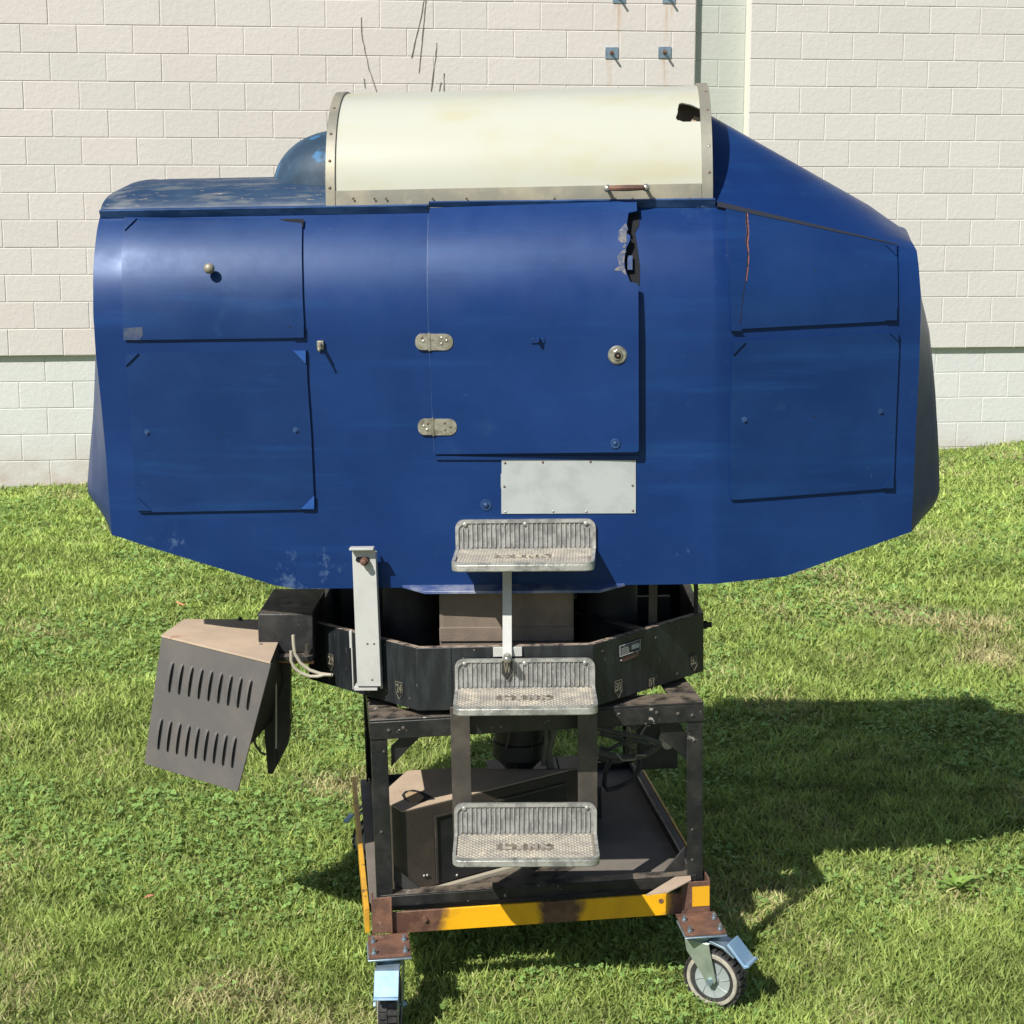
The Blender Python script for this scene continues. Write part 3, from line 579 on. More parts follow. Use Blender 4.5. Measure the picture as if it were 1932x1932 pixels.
stud(1161, 837, .0062, .005, 'screw', 'rail', DOOR, off=.030, kind='washer')
stud(917, 953, .0075, .008, 'bolt', 'rail', CAB, off=0., kind='washer')
# sill under the door
sheet(pts([(820, 860), (1205, 859), (1205, 866.5), (823, 867)]), 0, .006, 'door_sill', 'blue', CAB)
# pale riveted plate
PP = sheet(pts([(946.5, 867), (1199.5, 868), (1199.5, 968), (946, 969), (946, 924), (945, 917), (945, 894), (946.5, 893)]), .0, .003, 'riveted_plate', 'plate', CAB, res=.01, label='bare pale grey rectangular patch plate')
for i, (x, y) in enumerate(((953, 873.5), (1024, 872), (1114, 871), (1194, 869.5), (951.5, 918), (1193.5, 916), (953.5, 965.5), (1043.5, 965), (1106, 965), (1194, 963.5))):
    stud(x, y, .0034, .0028, 'rivet', 'chrome' if i in (3, 6, 7, 8) else 'screw', PP, off=.003, n=10)
# access panels with triangular corner plates
def panel(corners, tris_, studs_, hole=None, label=None, th=.0075):
    C4 = pts(corners); o = sheet(C4, .0005, th, 'access_panel', 'blue_panel', CAB, res=.009, label=label, bevel=.0012)
    for (x, y, dx, dy, bright) in tris_:
        sheet(pts([(x, y), (x+dx, y), (x, y+dy)]), th, .0048, 'corner_plate', 'blue_bright' if bright else 'blue_panel', o, res=.01, bevel=.0006)
        stud(x+dx*.3, y+dy*.3, .002, .0015, 'screw', 'rail', o, off=th+.0035, n=8)
    for (x, y, r, h, m_) in studs_: stud(x, y, r, h, 'knob' if m_ == 'steel' else 'screw', m_, o, off=th, n=16, kind='hex' if m_ == 'rail' else 'dome')
    if hole: stud(*hole, .0032, .0006, 'screw_hole', 'dark', o, off=th, kind='flat')
    return o
P1 = panel([(237, 413), (572, 417), (571, 430), (571, 520), (576, 637), (275, 641), (236, 641), (233, 560)], [(574.5, 636.5, -22, -22, 0), (238, 417, 22, 22, 0)], [], (548, 618), 'curved upper access panel with a round metal knob')
a, c = on(397, 515, .02); P = sw(a, c, .008); nn = NRM(a, c); MB().tube([P, P+nn*.012], .006, 12).build('knob_stem', 'steel', P1); kb = MB()
kb.tube([P+nn*(.012+.0145*(1-math.cos(t))) for t in np.linspace(.1, 3.1, 12)], [.0145*math.sin(t) for t in np.linspace(.1, 3.1, 12)], 20); kb.build('knob', M['steel'], P1)
sheet(pts([(527, 417), (574, 417), (573, 432), (571, 432), (569, 424), (540, 421)]), .008, .001, 'torn_corner', 'dark', P1, res=.004)
sheet(pts([(235, 619), (270, 617), (271, 632), (266, 641), (236, 641)]), .008, .0008, 'bare_patch', mat('scraped_patch', (.012, .035, .11), .6, col2=(.045, .06, .10), scale=45), P1, res=.01)
P2 = panel([(239, 666), (579, 660), (581, 720), (588, 820), (594, 960), (268, 966), (259, 960), (256, 900), (249, 800)], [(578, 661, -24, 24, 1), (239.5, 666, 24, 24, 0), (594, 959, -25, -25, 1), (262, 962, 25, -25, 0)], [(278, 815, .0048, .006, 'rail'), (558, 811, .0048, .006, 'rail')], (418, 815), 'lower left access panel with bright blue corner plates')
P3 = panel([(1368, 393), (1690, 463), (1691, 605), (1402, 620), (1378, 625), (1376, 560), (1372, 470)], [(1689, 604, -22, -24, 0), (1378, 624, 20, -22, 0), (1689, 465, -21, 20, 0)], [], (1538, 514), 'upper nose access panel with a long orange-edged crack')
ck = [(1407, 402), (1406.5, 420), (1409, 440), (1406, 458), (1409.5, 480), (1408, 500), (1405, 530), (1399, 565), (1396, 600), (1394, 610)]
wl = [2.2, 2.8, 3.2, 2.4, 2.2, 1.8, 1.2, 1.0, .9, .6]
for wm, m_, of in ((1.9, 'orange', .0081), (1.0, 'dark', .0085)):
    n_ = 7 if m_ == 'orange' else 10
    L_ = [(x-wl[i]*wm*.5+(1 if m_ == 'orange' else 0), y) for i, (x, y) in enumerate(ck[:n_])]; Rr = [(x+wl[i]*wm*.5*(1.2 if i % 2 else .7)+(1 if m_ == 'orange' else 0), y+2) for i, (x, y) in enumerate(ck[:n_])]
    A = np.array([[on(*l), on(*r)] for l, r in zip(L_, Rr)]); MB().shell(sw(A[..., 0], A[..., 1], of+.0006), sw(A[..., 0], A[..., 1], of-.001)).build('crack' if m_ == 'dark' else 'crack_filler', m_, P3, smooth=0)
P4 = panel([(1380, 645), (1693, 626.5), (1694, 660), (1688, 800), (1684, 920), (1392, 942), (1378, 942), (1376, 925), (1376, 800)], [(1683, 920, -22, -25, 0), (1381, 645, 23, 24, 0), (1692, 627.5, -16, 16, 0)], [(1403, 792, .0048, .006, 'rail'), (1660, 776, .0048, .006, 'rail')], (1534, 786), 'lower nose access panel, taller than it looks wide')
# small toggle fastener on the tail side
a, c = on(603, 652, .02); fr = Frame(sw(a, c, 0.), -3); tg = MB().box(fr, -.009, .009, -.012, 0, -.012, .012); tg.build('toggle_catch', 'steel', CAB, bevel=.002)
MB().tube([fr.w(.0, -.012, .004), fr.w(.002, -.045, -.002)], .005, 8).tube([fr.w(.002, -.045, -.004), fr.w(.004, -.055, -.012)], .003, 8).build('toggle_lever', 'steel', CAB)
# flange under the sill, paler and more mottled than the cabin blue
q = [on(757, 1098), on(1180, 1104)]; fa, fc_ = q[0][0], 1.116; ga = q[1][0]
fl = MB(); A0 = FB.w(fa, .002, fc_); A1 = FB.w(ga, .002, fc_); B0 = FB.w(fa+.07, -.045, fc_-.008); B1 = FB.w(ga-.07, -.045, fc_-.008)
fl.slab([A0, A1, B1, B0], FB.w(0, 0, -.008)-FB.w(0, 0, 0)); M['flange'] = mat('pale_flange', (.05, .08, .20), .35, col2=(.20, .22, .30), scale=14, bump=.1); fl.build('foot_flange', 'flange', CAB, bevel=.001)
# hood dome on the tail deck
dm = MB(); P = []; xa0 = FB.at(521, 331, BC)[0]; xa1 = -.478; zt = FB.at(612, 246, BC)[2]; zb = 2.20
for i in range(15):
    ph = i/14*math.pi/2; ring = []
    for j in range(25):
        th = j/24*math.pi; rr = 1
        ring.append(FB.w(xa1-(xa1-xa0)*math.sin(ph)*1.0, BC-.235*math.cos(th)*math.cos(ph)**.8, zb+(zt-zb)*math.cos(ph)**.95*math.sin(th)**.8 if j not in (0, 24) else zb-.02))
    P.append(ring)
dm.grid(P); dm.build('dome_fairing', 'blue_dome', CAB, smooth=60, label='chipped dark blue dome behind the canopy')
# ---- canopy
HC = .325; cB = 2.140; AC = BC-.128
def cano(t, r=0.):                           # arc from near sill over the top; t 0..pi
    return (BC-(AC+r)*math.copysign(abs(math.cos(t))**.94, math.cos(t)), cB+(HC+r)*math.sin(t)**.92)
zt_ = FB.at(980, 170, BC)[2]; HC = zt_-cB
aL, aR = -.446, .546
ts = np.linspace(0.02, math.pi-.02, 61); ux = np.linspace(aL, aR, 61)
hole_c = [FB.at(x, y, .2) for x, y in ((1280, 200),)]
P = np.array([[FB.w(a, *cano(t)) for t in ts] for a in ux]); Q = np.array([[FB.w(a, *cano(t, -.004)) for t in ts] for a in ux])
cn = MB()
def inpoly(x, y, pl):
    r = False
    for (a, b_), (c, d) in zip(pl, pl[1:]+pl[:1]):
        if (b_ > y) != (d > y) and x < (c-a)*(y-b_)/(d-b_)+a: r = not r
    return r
def toimg(p):
    d = p-CAM; a = d@FW; return 966+FPX*(d@RT)/a, 966-FPX*(d@UP)/a
HP = [(1281, 196), (1286, 193.5), (1303, 197), (1330, 209), (1330, 229.5), (1310, 229), (1290, 230), (1277, 226), (1275, 221), (1278, 214), (1279, 203)]
def foot(o_):      # nothing below the sill
    return o_
# fine mesh near the broken corner so the hole has its own ragged outline
ux = np.concatenate([np.linspace(aL, .38, 42), np.linspace(.384, aR, 90)]); ts = np.concatenate([np.linspace(.02, .55, 14), np.linspace(.56, 1.35, 90), np.linspace(1.37, math.pi-.02, 34)])
P = np.array([[FB.w(a, *cano(t)) for t in ts] for a in ux]); Q = np.array([[FB.w(a, *cano(t, -.004)) for t in ts] for a in ux])
nu, nv_ = len(ux), len(ts); o0 = 0; cn.v = [tuple(p) for p in P.reshape(-1, 3)]+[tuple(p) for p in Q.reshape(-1, 3)]; off_ = nu*nv_
keep = np.zeros((nu-1, nv_-1), bool)
for i in range(nu-1):
    for j in range(nv_-1):
        m_ = (P[i, j]+P[i+1, j+1])/2; x, y = toimg(m_); keep[i, j] = not (ts[j] < 1.4 and x > 1268 and inpoly(x, y, HP))
id_ = lambda i, j: i*nv_+j
for i in range(nu-1):
    for j in range(nv_-1):
        if not keep[i, j]: continue
        f = (id_(i, j), id_(i+1, j), id_(i+1, j+1), id_(i, j+1)); cn.f.append(f); cn.f.append(tuple(k+off_ for k in f[::-1]))
        for (di, dj, e) in ((-1, 0, (id_(i, j), id_(i, j+1))), (1, 0, (id_(i+1, j+1), id_(i+1, j))), (0, -1, (id_(i+1, j), id_(i, j))), (0, 1, (id_(i, j+1), id_(i+1, j+1)))):
            ii, jj = i+di, j+dj
            if not (0 <= ii < nu-1 and 0 <= jj < nv_-1) or not keep[ii, jj]: cn.f.append((e[0], e[1], e[1]+off_, e[0]+off_))
CAN = cn.build('canopy', 'ivory', SIM, smooth=50, label='ivory curved canopy with a broken hole near its right end')
def band(a0, a1, r0, r1, name, m_, par):
    tt = np.linspace(-.01, math.pi+.01, 64); G = []
    for a in (a0, a1): G.append([FB.w(a, *cano(min(max(t, 0), math.pi), r1)) for t in tt])
    G2 = [[FB.w(a, *cano(min(max(t, 0), math.pi), r0)) for t in tt] for a in (a0, a1)]
    return MB().shell(np.array(G), np.array(G2)).build(name, m_, par, smooth=40, bevel=.0008)
fL = band(-.472, aL, -.006, .006, 'end_frame', 'steel', CAN); fR = band(aR, .5755, -.006, .007, 'end_frame', 'steel', CAN)
tt = np.linspace(0, math.pi, 40)      # end walls close the canopy
for a in (-.470, .573): MB().slab([FB.w(a, *cano(t, -.005)) for t in tt], FB.w(.002, 0, 0)-FB.w(0, 0, 0)).build('end_wall', 'steel', CAN, smooth=0)
for fr_, a, L_ in ((fL, -.460, ((.14), .36, .62, .95)), (fR, .566, (.2, .42, .8, 1.1))):
    for t in L_:
        b0, c0 = cano(t, .006); b1, c1 = cano(t, .02); n_ = FB.w(0, b1-b0, c1-c0)-FB.w(0, 0, 0); MB().dome(FB.w(a, b0, c0), n_, .0045, .003, 10).build('rivet', 'chrome' if t in (.42,) else 'screw', fr_)
# grey sill band under the ivory sheet
t0, t1 = 0.0, .115; G = []; G2 = []
for a in np.linspace(aL+.001, aR-.001, 8):
    G.append([FB.w(a, *cano(t, .0045)) for t in np.linspace(0, .118, 5)]); G2.append([FB.w(a, *cano(t, .0002)) for t in np.linspace(0, .118, 5)])
SILL = MB().shell(np.array(G), np.array(G2)).build('sill_band', 'steel', CAN, smooth=40)
sk = MB().box(FB, aL-.02, .5755, BC-AC-.003, BC-AC+.02, 2.118, cB+.002); sk.build('sill_base', 'steel', CAN)
for x in (666, 706, 728, 816, 880, 1046, 1193, 1300): 
    q = FB.at(x, 374.5, .118); MB().dome(FB.w(q[0], .1185, q[2]), -FB.E[1], .0035, .003, 8).build('screw', 'screw', SILL)
M['backing'] = mat('grey_backing', (.30, .27, .25), .9, col2=(.20, .18, .17), scale=12)
MB().slab([FB.w(.30, .30, 2.24), FB.w(.565, .30, 2.24), FB.w(.565, .34, 2.43), FB.w(.30, .34, 2.43)], FB.E[1]*.01).build('hole_backing', 'backing', CAN, smooth=0)  # grey sheet added behind the hole to lighten what shows inside
q = FB.at(1310, 222, .29); MB().slab([FB.w(q[0]-.018, .285, q[2]-.022), FB.w(q[0]+.035, .285, q[2]-.026), FB.w(q[0]+.028, .287, q[2]-.006), FB.w(q[0], .287, q[2]+.004)], FB.E[1]*.006).build('broken_shard', mat('tan_shard', (.55, .42, .31), .7), CAN, smooth=0)
# carrying handle on the sill
hA = FB.at(1146, 355, .09); hB = FB.at(1219, 354.5, .09); hz = (hA[2]+hB[2])/2
hb = MB(); ptsH = [FB.w(hA[0]+(hB[0]-hA[0])*t, .086-.008*math.sin(t*math.pi), hz) for t in np.linspace(.06, .94, 12)]
hb.tube(ptsH, [.0065+.0022*math.sin(t*math.pi) for t in np.linspace(.05, .95, 12)], 10); HN = hb.build('handle', 'rust', SILL, label='worn wooden-looking lift handle')
for a in (hA[0], hB[0]): MB().tube([FB.w(a, .128, hz), FB.w(a, .088, hz)], .005, 10).tube([FB.w(a, .090-.0105*math.cos(t)-.0, hz) for t in np.linspace(2.9, .2, 9)], [.0105*math.sin(t) for t in np.linspace(2.9, .2, 9)], 14).build('handle_post', 'chrome', SILL)

# ---------------------------------------------------------------- steps
def step(fr, a0, c0, wback, wfront, depth, hback, name_label):
    """cast tread step: ribbed back plate, diamond tread with raised letters. fr b=0 is the wall it is bolted to, c0 the tread top."""
    def lipped(y0, y1, w0, w1, r, n=6):
        o = []
        for cx, cy, s0 in ((w1/2-r, y1-r, 0), (-w1/2+r, y1-r, 90)):
            for k in range(n+1): t = R(s0+90*k/n); o.append((cx+r*math.cos(t), cy+r*math.sin(t)))
        return o
    top = [(-wback/2, 0), (wback/2, 0)]+lipped(0, depth, wback, wfront, .026)
    tr = MB(); tr.slab([fr.w(a0+x, -y, c0-.004) for x, y in top], -fr.E[2]*.020); T = tr.build('step', 'alu', SIM, bevel=.003, label=name_label, smooth=40)
    # tread surface with a rim
    rim = MB(); inn = [(x*.955, (y if y > .01 else .0)*.955+(.0 if y < .01 else 0)) for x, y in top]
    n = len(top); O = [fr.w(a0+x, -y, c0) for x, y in top]; I = [fr.w(a0+x, -y, c0) for x, y in inn]; Ol = [fr.w(a0+x, -y, c0-.005) for x, y in top]; Il = [fr.w(a0+x, -y, c0-.005) for x, y in inn]
    rim.add(O+I+Ol+Il, [f for i in range(n) for j in [(i+1) % n] for f in ((i, j, n+j, n+i), (i, 2*n+i, 2*n+j, j), (n+i, n+j, 3*n+j, 3*n+i))])
    rim.build('rim', 'alu', T, smooth=0)
    lo = MB().slab([fr.w(a0+x, -y, c0-.0036) for x, y in inn], -fr.E[2]*.002); lo.build('tread_bed', 'tread_low', T, smooth=0)
    dm_ = MB(); px, py = .0160, .0190; ny = int(depth/(py))
    for j in range(1, ny*2):
        y = j*py/2+.004
        for i in range(-16, 17):
            x = i*px+(px/2 if j % 2 else 0); hw = (wback+(wfront-wback)*min(1, y/depth))/2-.013
            if abs(x) > hw or y > depth-.009: continue
            if abs(x-.002) < .076 and abs(y-depth*.52) < .024: continue
            cx = abs(x)-(hw-.02); cy = y-(depth-.03)
            if cx > 0 and cy > 0 and math.hypot(cx, cy) > .024: continue
            s_, q_ = px*.47, py*.46
            V = [(x-s_, y), (x, y-q_), (x+s_, y), (x, y+q_)]; k = .62
            dm_.add([fr.w(a0+p, -q2, c0-.0036) for p, q2 in V]+[fr.w(a0+x+(p-x)*k, -(y+(q2-y)*k), c0-.0006) for p, q2 in V], [(4, 5, 6, 7), (0, 1, 5, 4), (1, 2, 6, 5), (2, 3, 7, 6), (3, 0, 4, 7)])
    dm_.build('diamond_tread', 'tread', T, smooth=0)
    MB().box(fr, a0-.074, a0+.076, -depth*.52-.0165, -depth*.52+.0165, c0-.0036, c0-.0030).build('letter_panel', 'tread_low', T)
    lt = MB(); lw, lh, st_ = .026, .026, .0075; yc = -depth*.52
    for i, L_ in enumerate('LINK'):
        x0 = a0+.002+(i-1.5)*.034-lw/2; y0 = yc-lh/2; z0, z1 = c0-.0036, c0+.0006; bx = lambda x, y, w_, h_: lt.box(fr, x0+x, x0+x+w_, y0+y, y0+y+h_, z0, z1)
        if L_ == 'L': bx(0, 0, st_, lh); bx(st_+.0001, 0, lw-st_, .008)
        elif L_ == 'I': bx(lw/2-st_/2, .0, st_, lh); bx(lw/2-st_*1.2, 0, st_*.69, .006); bx(lw/2+st_*.51, 0, st_*.69, .006); bx(lw/2-st_*1.2, lh-.006, st_*.69, .006); bx(lw/2+st_*.51, lh-.006, st_*.69, .006)
        elif L_ == 'N': bx(0, 0, st_, lh); bx(lw-st_, 0, st_, lh); lt.slab([fr.w(x0+p, y0+q, z1-.0001) for p, q in ((st_+.0001, lh), (st_+.0001, lh-.011), (lw-st_-.0001, 0), (lw-st_-.0001, .011))], fr.E[2]*-.003)
        else: bx(0, 0, st_, lh); [lt.slab([fr.w(x0+p, y0+q, z1-.0001) for p, q in P4_], fr.E[2]*-.003) for P4_ in (((st_+.0001, lh/2+.004), (st_+.0001, lh/2-.005), (lw-.008, lh), (lw, lh)), ((st_+.0001, lh/2-.0052), (st_+.006, lh/2+.002), (lw, 0), (lw-.009, 0)))]
    lt.build('raised_letters', 'tread', T, smooth=0)
    # back plate
    r = .024; bo = [(-wback/2, 0), (wback/2, 0)]
    for cx, s0 in ((wback/2-r, 0), (-wback/2+r, 90)):
        for k in range(7): t = R(s0+90*k/6); bo.append((cx+r*math.cos(t), hback-r+r*math.sin(t)))
    def ring(kx, ky): return [(x*kx, (y-.0)*ky if y > 0 else 0) for x, y in bo]
    bp = MB(); bp.slab([fr.w(a0+x, -.005, c0+y-.004) for x, y in bo], fr.E[1]*.005); B = bp.build('back_plate', 'groove', T, smooth=0)
    r2 = ring(.955, .885); n = len(bo); O = [fr.w(a0+x, -.0095, c0+y-.004) for x, y in bo]; I = [fr.w(a0+x, -.0095, c0+y-.004) for x, y in r2]; Ob = [fr.w(a0+x, -.004, c0+y-.004) for x, y in bo]; Ib = [fr.w(a0+x, -.004, c0+y-.004) for x, y in r2]
    rm = MB(); rm.add(O+I+Ob+Ib, [f for i in range(1, n) for j in [(i+1) % n] for f in ((i, j, n+j, n+i), (i, 2*n+i, 2*n+j, j), (n+i, n+j, 3*n+j, 3*n+i))]); rm.build('back_rim', 'alu', T, smooth=30)
    rb = MB(); nr = 28
    for i in range(nr):
        x = (i-(nr-1)/2)*wback*.93/nr; h2 = hback*.885-.006-(.012 if abs(i-(nr-1)/2) > nr/2-1.6 else 0)
        rb.box(fr, a0+x-.0017, a0+x+.0017, -.0088, -.004, c0+.003, c0+h2)
    rb.build('rib', 'alu', T, smooth=0)['kind'] = 'stuff'
    for k, x in enumerate((-wback*.43, .0, wback*.43)):
        if k == 1 and name_label.startswith('lowest'): continue
        b_ = MB().dome(fr.w(a0+x, -.0085, c0+hback*.80), -fr.E[1], .0062, .003, 12); b_.build('screw', 'alu', T)
    return T
q1 = FB.at(992, 1032.7, 0); step(FB, q1[0], q1[2]+.0, .382, .375, .205, .083, 'topmost step, bolted to the blue cabin under the pale plate')
FS = Frame((0, 4.395, 0), 0, .6)
q2 = FS.at(990.5, 1294.8, 0); S2 = step(FS, q2[0], q2[2], .378, .378, .192, .083, 'middle step below the lettered direction plate')
FT = Frame((0, 4.365, 0), 0, .3)
q3 = FT.at(991.5, 1570.4, 0); step(FT, q3[0], q3[2], .388, .388, .19, .090, 'lowest step, hung on two flat uprights')
for xa, xb, xc, xd in ((848.5, 887, 855, 891), (1089, 1127.5, 1091, 1128)):
    T_ = FS.at((xa+xb)/2, 1352, .0); B_ = FT.at((xc+xd)/2, 1560, .0); wd = .0265
    MB().slab([FS.w(T_[0]-wd, .0, .80), FS.w(T_[0]+wd, .0, .80), FT.w(B_[0]+wd, .004, q3[2]-.02), FT.w(B_[0]-wd, .004, q3[2]-.02)], (0, .008, 0)).build('step_upright', 'uprt', SIM, bevel=.001)
# strap from the cabin foot to the ring, with its pivot bolt
t_ = FB.at(957.5, 1078, -.012); b_ = FR.at(957, 1243, -.60); st = MB(); st.slab([FB.w(t_[0]-.0125, -.012, t_[2]+.05), FB.w(t_[0]+.0125, -.012, t_[2]+.05), FR.w(b_[0]+.0125, -.604, b_[2]), FR.w(b_[0]-.0125, -.604, b_[2])], (0, .006, 0)).build('link_strap', 'white', SIM, bevel=.0008)
br = FR.at(957, 1229, -.578); BR = MB().box(FR, br[0]-.038, br[0]+.040, -.584, -.576, br[2]-.013, br[2]+.013).build('pivot_bracket', 'white', SIM, bevel=.001)
MB().disc(FR.w(br[0], -.61, br[2]-.006), -FR.E[1], .011, .030, 14).dome(FR.w(br[0], -.64, br[2]-.006), -FR.E[1], .0105, .008, 14).build('pivot_bolt', 'chrome', BR)
# slotted channel on the left, pinned to the cabin and clamped to the ring
TL = FB.at(664, 1036, -.05); TR = FB.at(708, 1036, -.05); BL = FB.at(674, 1295, -.05); BRr = FB.at(719, 1295, -.05)
ch = MB(); ch.slab([FB.w(TL[0], -.05, TL[2]), FB.w(TR[0], -.05, TR[2]), FB.w(BRr[0], -.05, BRr[2]), FB.w(BL[0], -.05, BL[2])], FB.E[1]*.004)
ch.slab([FB.w(TR[0], -.0485, TR[2]-.012), FB.w(BRr[0], -.0485, BRr[2]), FB.w(BRr[0], -.015, BRr[2]), FB.w(TR[0], -.015, TR[2]-.012)], FB.E[0]*-.004)
ch.slab([FB.w(TL[0], -.0485, TL[2]-.012), FB.w(BL[0], -.0485, BL[2]), FB.w(BL[0], -.015, BL[2]), FB.w(TL[0], -.015, TL[2]-.012)], FB.E[0]*.004)
CHN = ch.build('channel_bracket', 'white', SIM, bevel=.001, label='tall off-white slotted channel bracket')
MB().box(FB, TL[0]-.004, TR[0]-.002, -.075, -.045, TL[2]+.001, TL[2]+.007).build('bracket_lip', 'white', CHN, bevel=.001)
sl_ = FB.at(684, 1058, -.0545); o_ = [];
for cx, s0 in ((.010, -90), (-.010, 90)):
    for k in range(9): t = R(s0+180*k/8); o_.append(FB.w(sl_[0]+cx+.0095*math.cos(t), -.0512, sl_[2]+.0075*math.sin(t)+.002))
MB().slab(o_, FB.E[1]*.001).build('slot', 'dark', CHN, smooth=0)
MB().disc(FB.w(sl_[0]+.006, .0, sl_[2]), -FB.E[1], .009, .078, 14).dome(FB.w(sl_[0]+.006, -.078, sl_[2]), -FB.E[1], .009, .004, 14).disc(FB.w(sl_[0]+.006, -.058, sl_[2]), -FB.E[1], .0115, .010, 14).build('pin', 'rust', CHN)
for x, y in ((693, 1215), (705.5, 1215), (702, 1283)):
    q = FB.at(x, y, -.052); MB().dome(FB.w(q[0], -.0500, q[2]), -FB.E[1], .003, .002, 10).build('screw', 'screw', CHN)
for x0, x1, y0, y1 in ((659, 665, 1190, 1222), (663, 668, 1222, 1300), (716, 723, 1255, 1298)):
    q = FB.at(x0, y0, -.01); q_ = FB.at(x1, y1, -.01); MB().box(FB, q[0], q_[0], -.016, .004, q_[2], q[2]).build('clamp', 'white', CHN, bevel=.001)
q = FB.at(668, 1296, -.045); q_ = FB.at(712, 1303, -.045); MB().box(FB, q[0], q_[0], -.045, .0, q_[2], q[2]).build('foot_angle', 'white', CHN, bevel=.001)

# ---------------------------------------------------------------- turntable ring
RT_, RB_ = .966, .790; AP = .575
oc = lambda ap: [(ap/math.cos(math.pi/8)*math.cos(R(22.5+45*k)), ap/math.cos(math.pi/8)*math.sin(R(22.5+45*k))) for k in range(8)]
o1, o2 = oc(AP), oc(AP-.022); rg = MB(); n = 8
V = [FR.w(x, y, c) for c in (RT_, RB_) for L_ in (o1, o2) for x, y in L_]
rg.add(V, [f for i in range(8) for j in [(i+1) % 8] for f in ((i, j, 8+j, 8+i), (16+i, 24+i, 24+j, 16+j), (i, 16+i, 16+j, j), (8+i, 8+j, 24+j, 24+i))])
M['ringpaint'] = mat('chalky_black_ring', (.009, .011, .013), .45, col2=(.024, .029, .031), scale=9, lo=.4, hi=.7, stretch=(3, 3, .8), wear=(.22, .21, .20), wscale=30, wlo=.645, whi=.70, dust=(.36, .28, .22), dust_lo=.6, dust_hi=.95, bump=.1)
RING = rg.build('turntable_ring', 'ringpaint', SIM, bevel=.002, label='eight-sided black ring with direction numbers')
fl_ = MB().slab([FR.w(x, y, RB_+.012) for x, y in oc(AP-.03)], -FR.E[2]*.02); fl_.build('ring_floor', 'blackplain', RING, smooth=0)
for xj in (-.145,): MB().box(FR, xj-.001, xj+.001, -AP-.0015, -AP+.002, RB_+.001, RT_-.001).build('panel_joint', 'dark', RING)
# number shields, following each face
def facet(k):   # centre direction of face k (0 = front), local axes
    t = R(-90+45*k); nx, ny = math.cos(t), math.sin(t); return np.array([nx, ny]), np.array([-ny, nx])
def shield(x, y, txt, k, hgt=.040, wdt=.028, on_step=False):
    nrm, tan = facet(k); nW = FR.E[0]*nrm[0]+FR.E[1]*nrm[1]; tW = FR.E[0]*tan[0]+FR.E[1]*tan[1]
    P0 = FR.O+nW*(AP+.001); d = ray(x, y); t = (P0-CAM).dot(nW)/d.dot(nW); C_ = CAM+d*t
    if on_step: C_ = C_+nW*.012; d = ray(x, y); t = ((FS.w(0, -.0105, 0))-CAM).dot(-FS.E[1])/d.dot(-FS.E[1]); C_ = CAM+d*t; nW = -FS.E[1]; tW = FS.E[0]
    U = FR.E[2]; out = [(-.5, .5), (.5, .5), (.5, -.28), (0, -.72), (-.5, -.28)]
    o = MB().slab([C_+tW*wdt*u+U*hgt*v for u, v in out], nW*.0018).build('number_plate', 'black', RING if not on_step else S2, smooth=0, label='dark pointed plate marked '+txt)
    text_mesh('number', txt, 'letter', o, C_+nW*.0019+U*hgt*.06, tW, U, hgt*.62, .0008, wdt*(.72 if len(txt) > 1 else .6), .012)
    bd = MB()
    for (u0, v0), (u1, v1) in zip(out, out[1:]+out[:1]): bd.tube([C_+tW*wdt*u0+U*hgt*v0+nW*.002, C_+tW*wdt*u1+U*hgt*v1+nW*.002], .0006, 4)
    bd.build('plate_edge', 'letter', o)
shield(624.5, 1247, '21', -1); shield(754, 1300, '24', -1 if False else -1); shield(1166, 1297, '30', 1); shield(1309, 1247, '33', 1); shield(1229, 1289, '31', 1, .028, .022)
shield(957, 1262, 'W', 0, .046, .030, True)
# maker's plate on the right face
nrm, tan = facet(1); nW = FR.E[0]*nrm[0]+FR.E[1]*nrm[1]; tW = FR.E[0]*tan[0]+FR.E[1]*tan[1]; P0 = FR.O+nW*(AP+.001)
def onf(x, y):
    d = ray(x, y); t = (P0-CAM).dot(nW)/d.dot(nW); return CAM+d*t
A_ = onf(1167, 1218); B_ = onf(1209, 1204); C_ = onf(1208, 1227); D_ = onf(1167.5, 1241)
NP = MB().slab([A_, B_, C_, D_], nW*.0015).build('data_plate', 'blackplain', RING, smooth=0, label='small printed data plate')
bl = lambda u, v: A_*(1-u)*(1-v)+B_*u*(1-v)+C_*u*v+D_*(1-u)*v
ln = MB()
for (u0, v0, u1, v1) in ((.04, .07, .96, .07), (.04, .93, .96, .93), (.04, .07, .04, .93), (.96, .07, .96, .93)): ln.tube([bl(u0, v0)+nW*.002, bl(u1, v1)+nW*.002], .0009, 4)
for v in (.2, .33, .43, .53, .63, .73, .83): ln.tube([bl(.1, v)+nW*.0018, bl(.46 if v > .25 else .85, v)+nW*.0018], .0005, 4)
ln.build('printed_lines', 'paper', NP); MB().slab([bl(.56, .3)+nW*.0016, bl(.92, .3)+nW*.0016, bl(.92, .68)+nW*.0016, bl(.56, .68)+nW*.0016], nW*.0006).build('printed_block', 'paper', NP, smooth=0)
A2 = onf(1172, 1241); B2 = onf(1206, 1229); C2 = onf(1205, 1236); D2 = onf(1173, 1249); MB().slab([A2, B2, C2, D2], nW*.001).build('tag_strip', 'rust', RING, smooth=0)
for x, y in ((1172, 1246), (1202, 1230)): MB().dome(onf(x, y), nW, .0026, .002, 8).build('rivet', 'white', RING)
rr_ = np.random.default_rng(5)
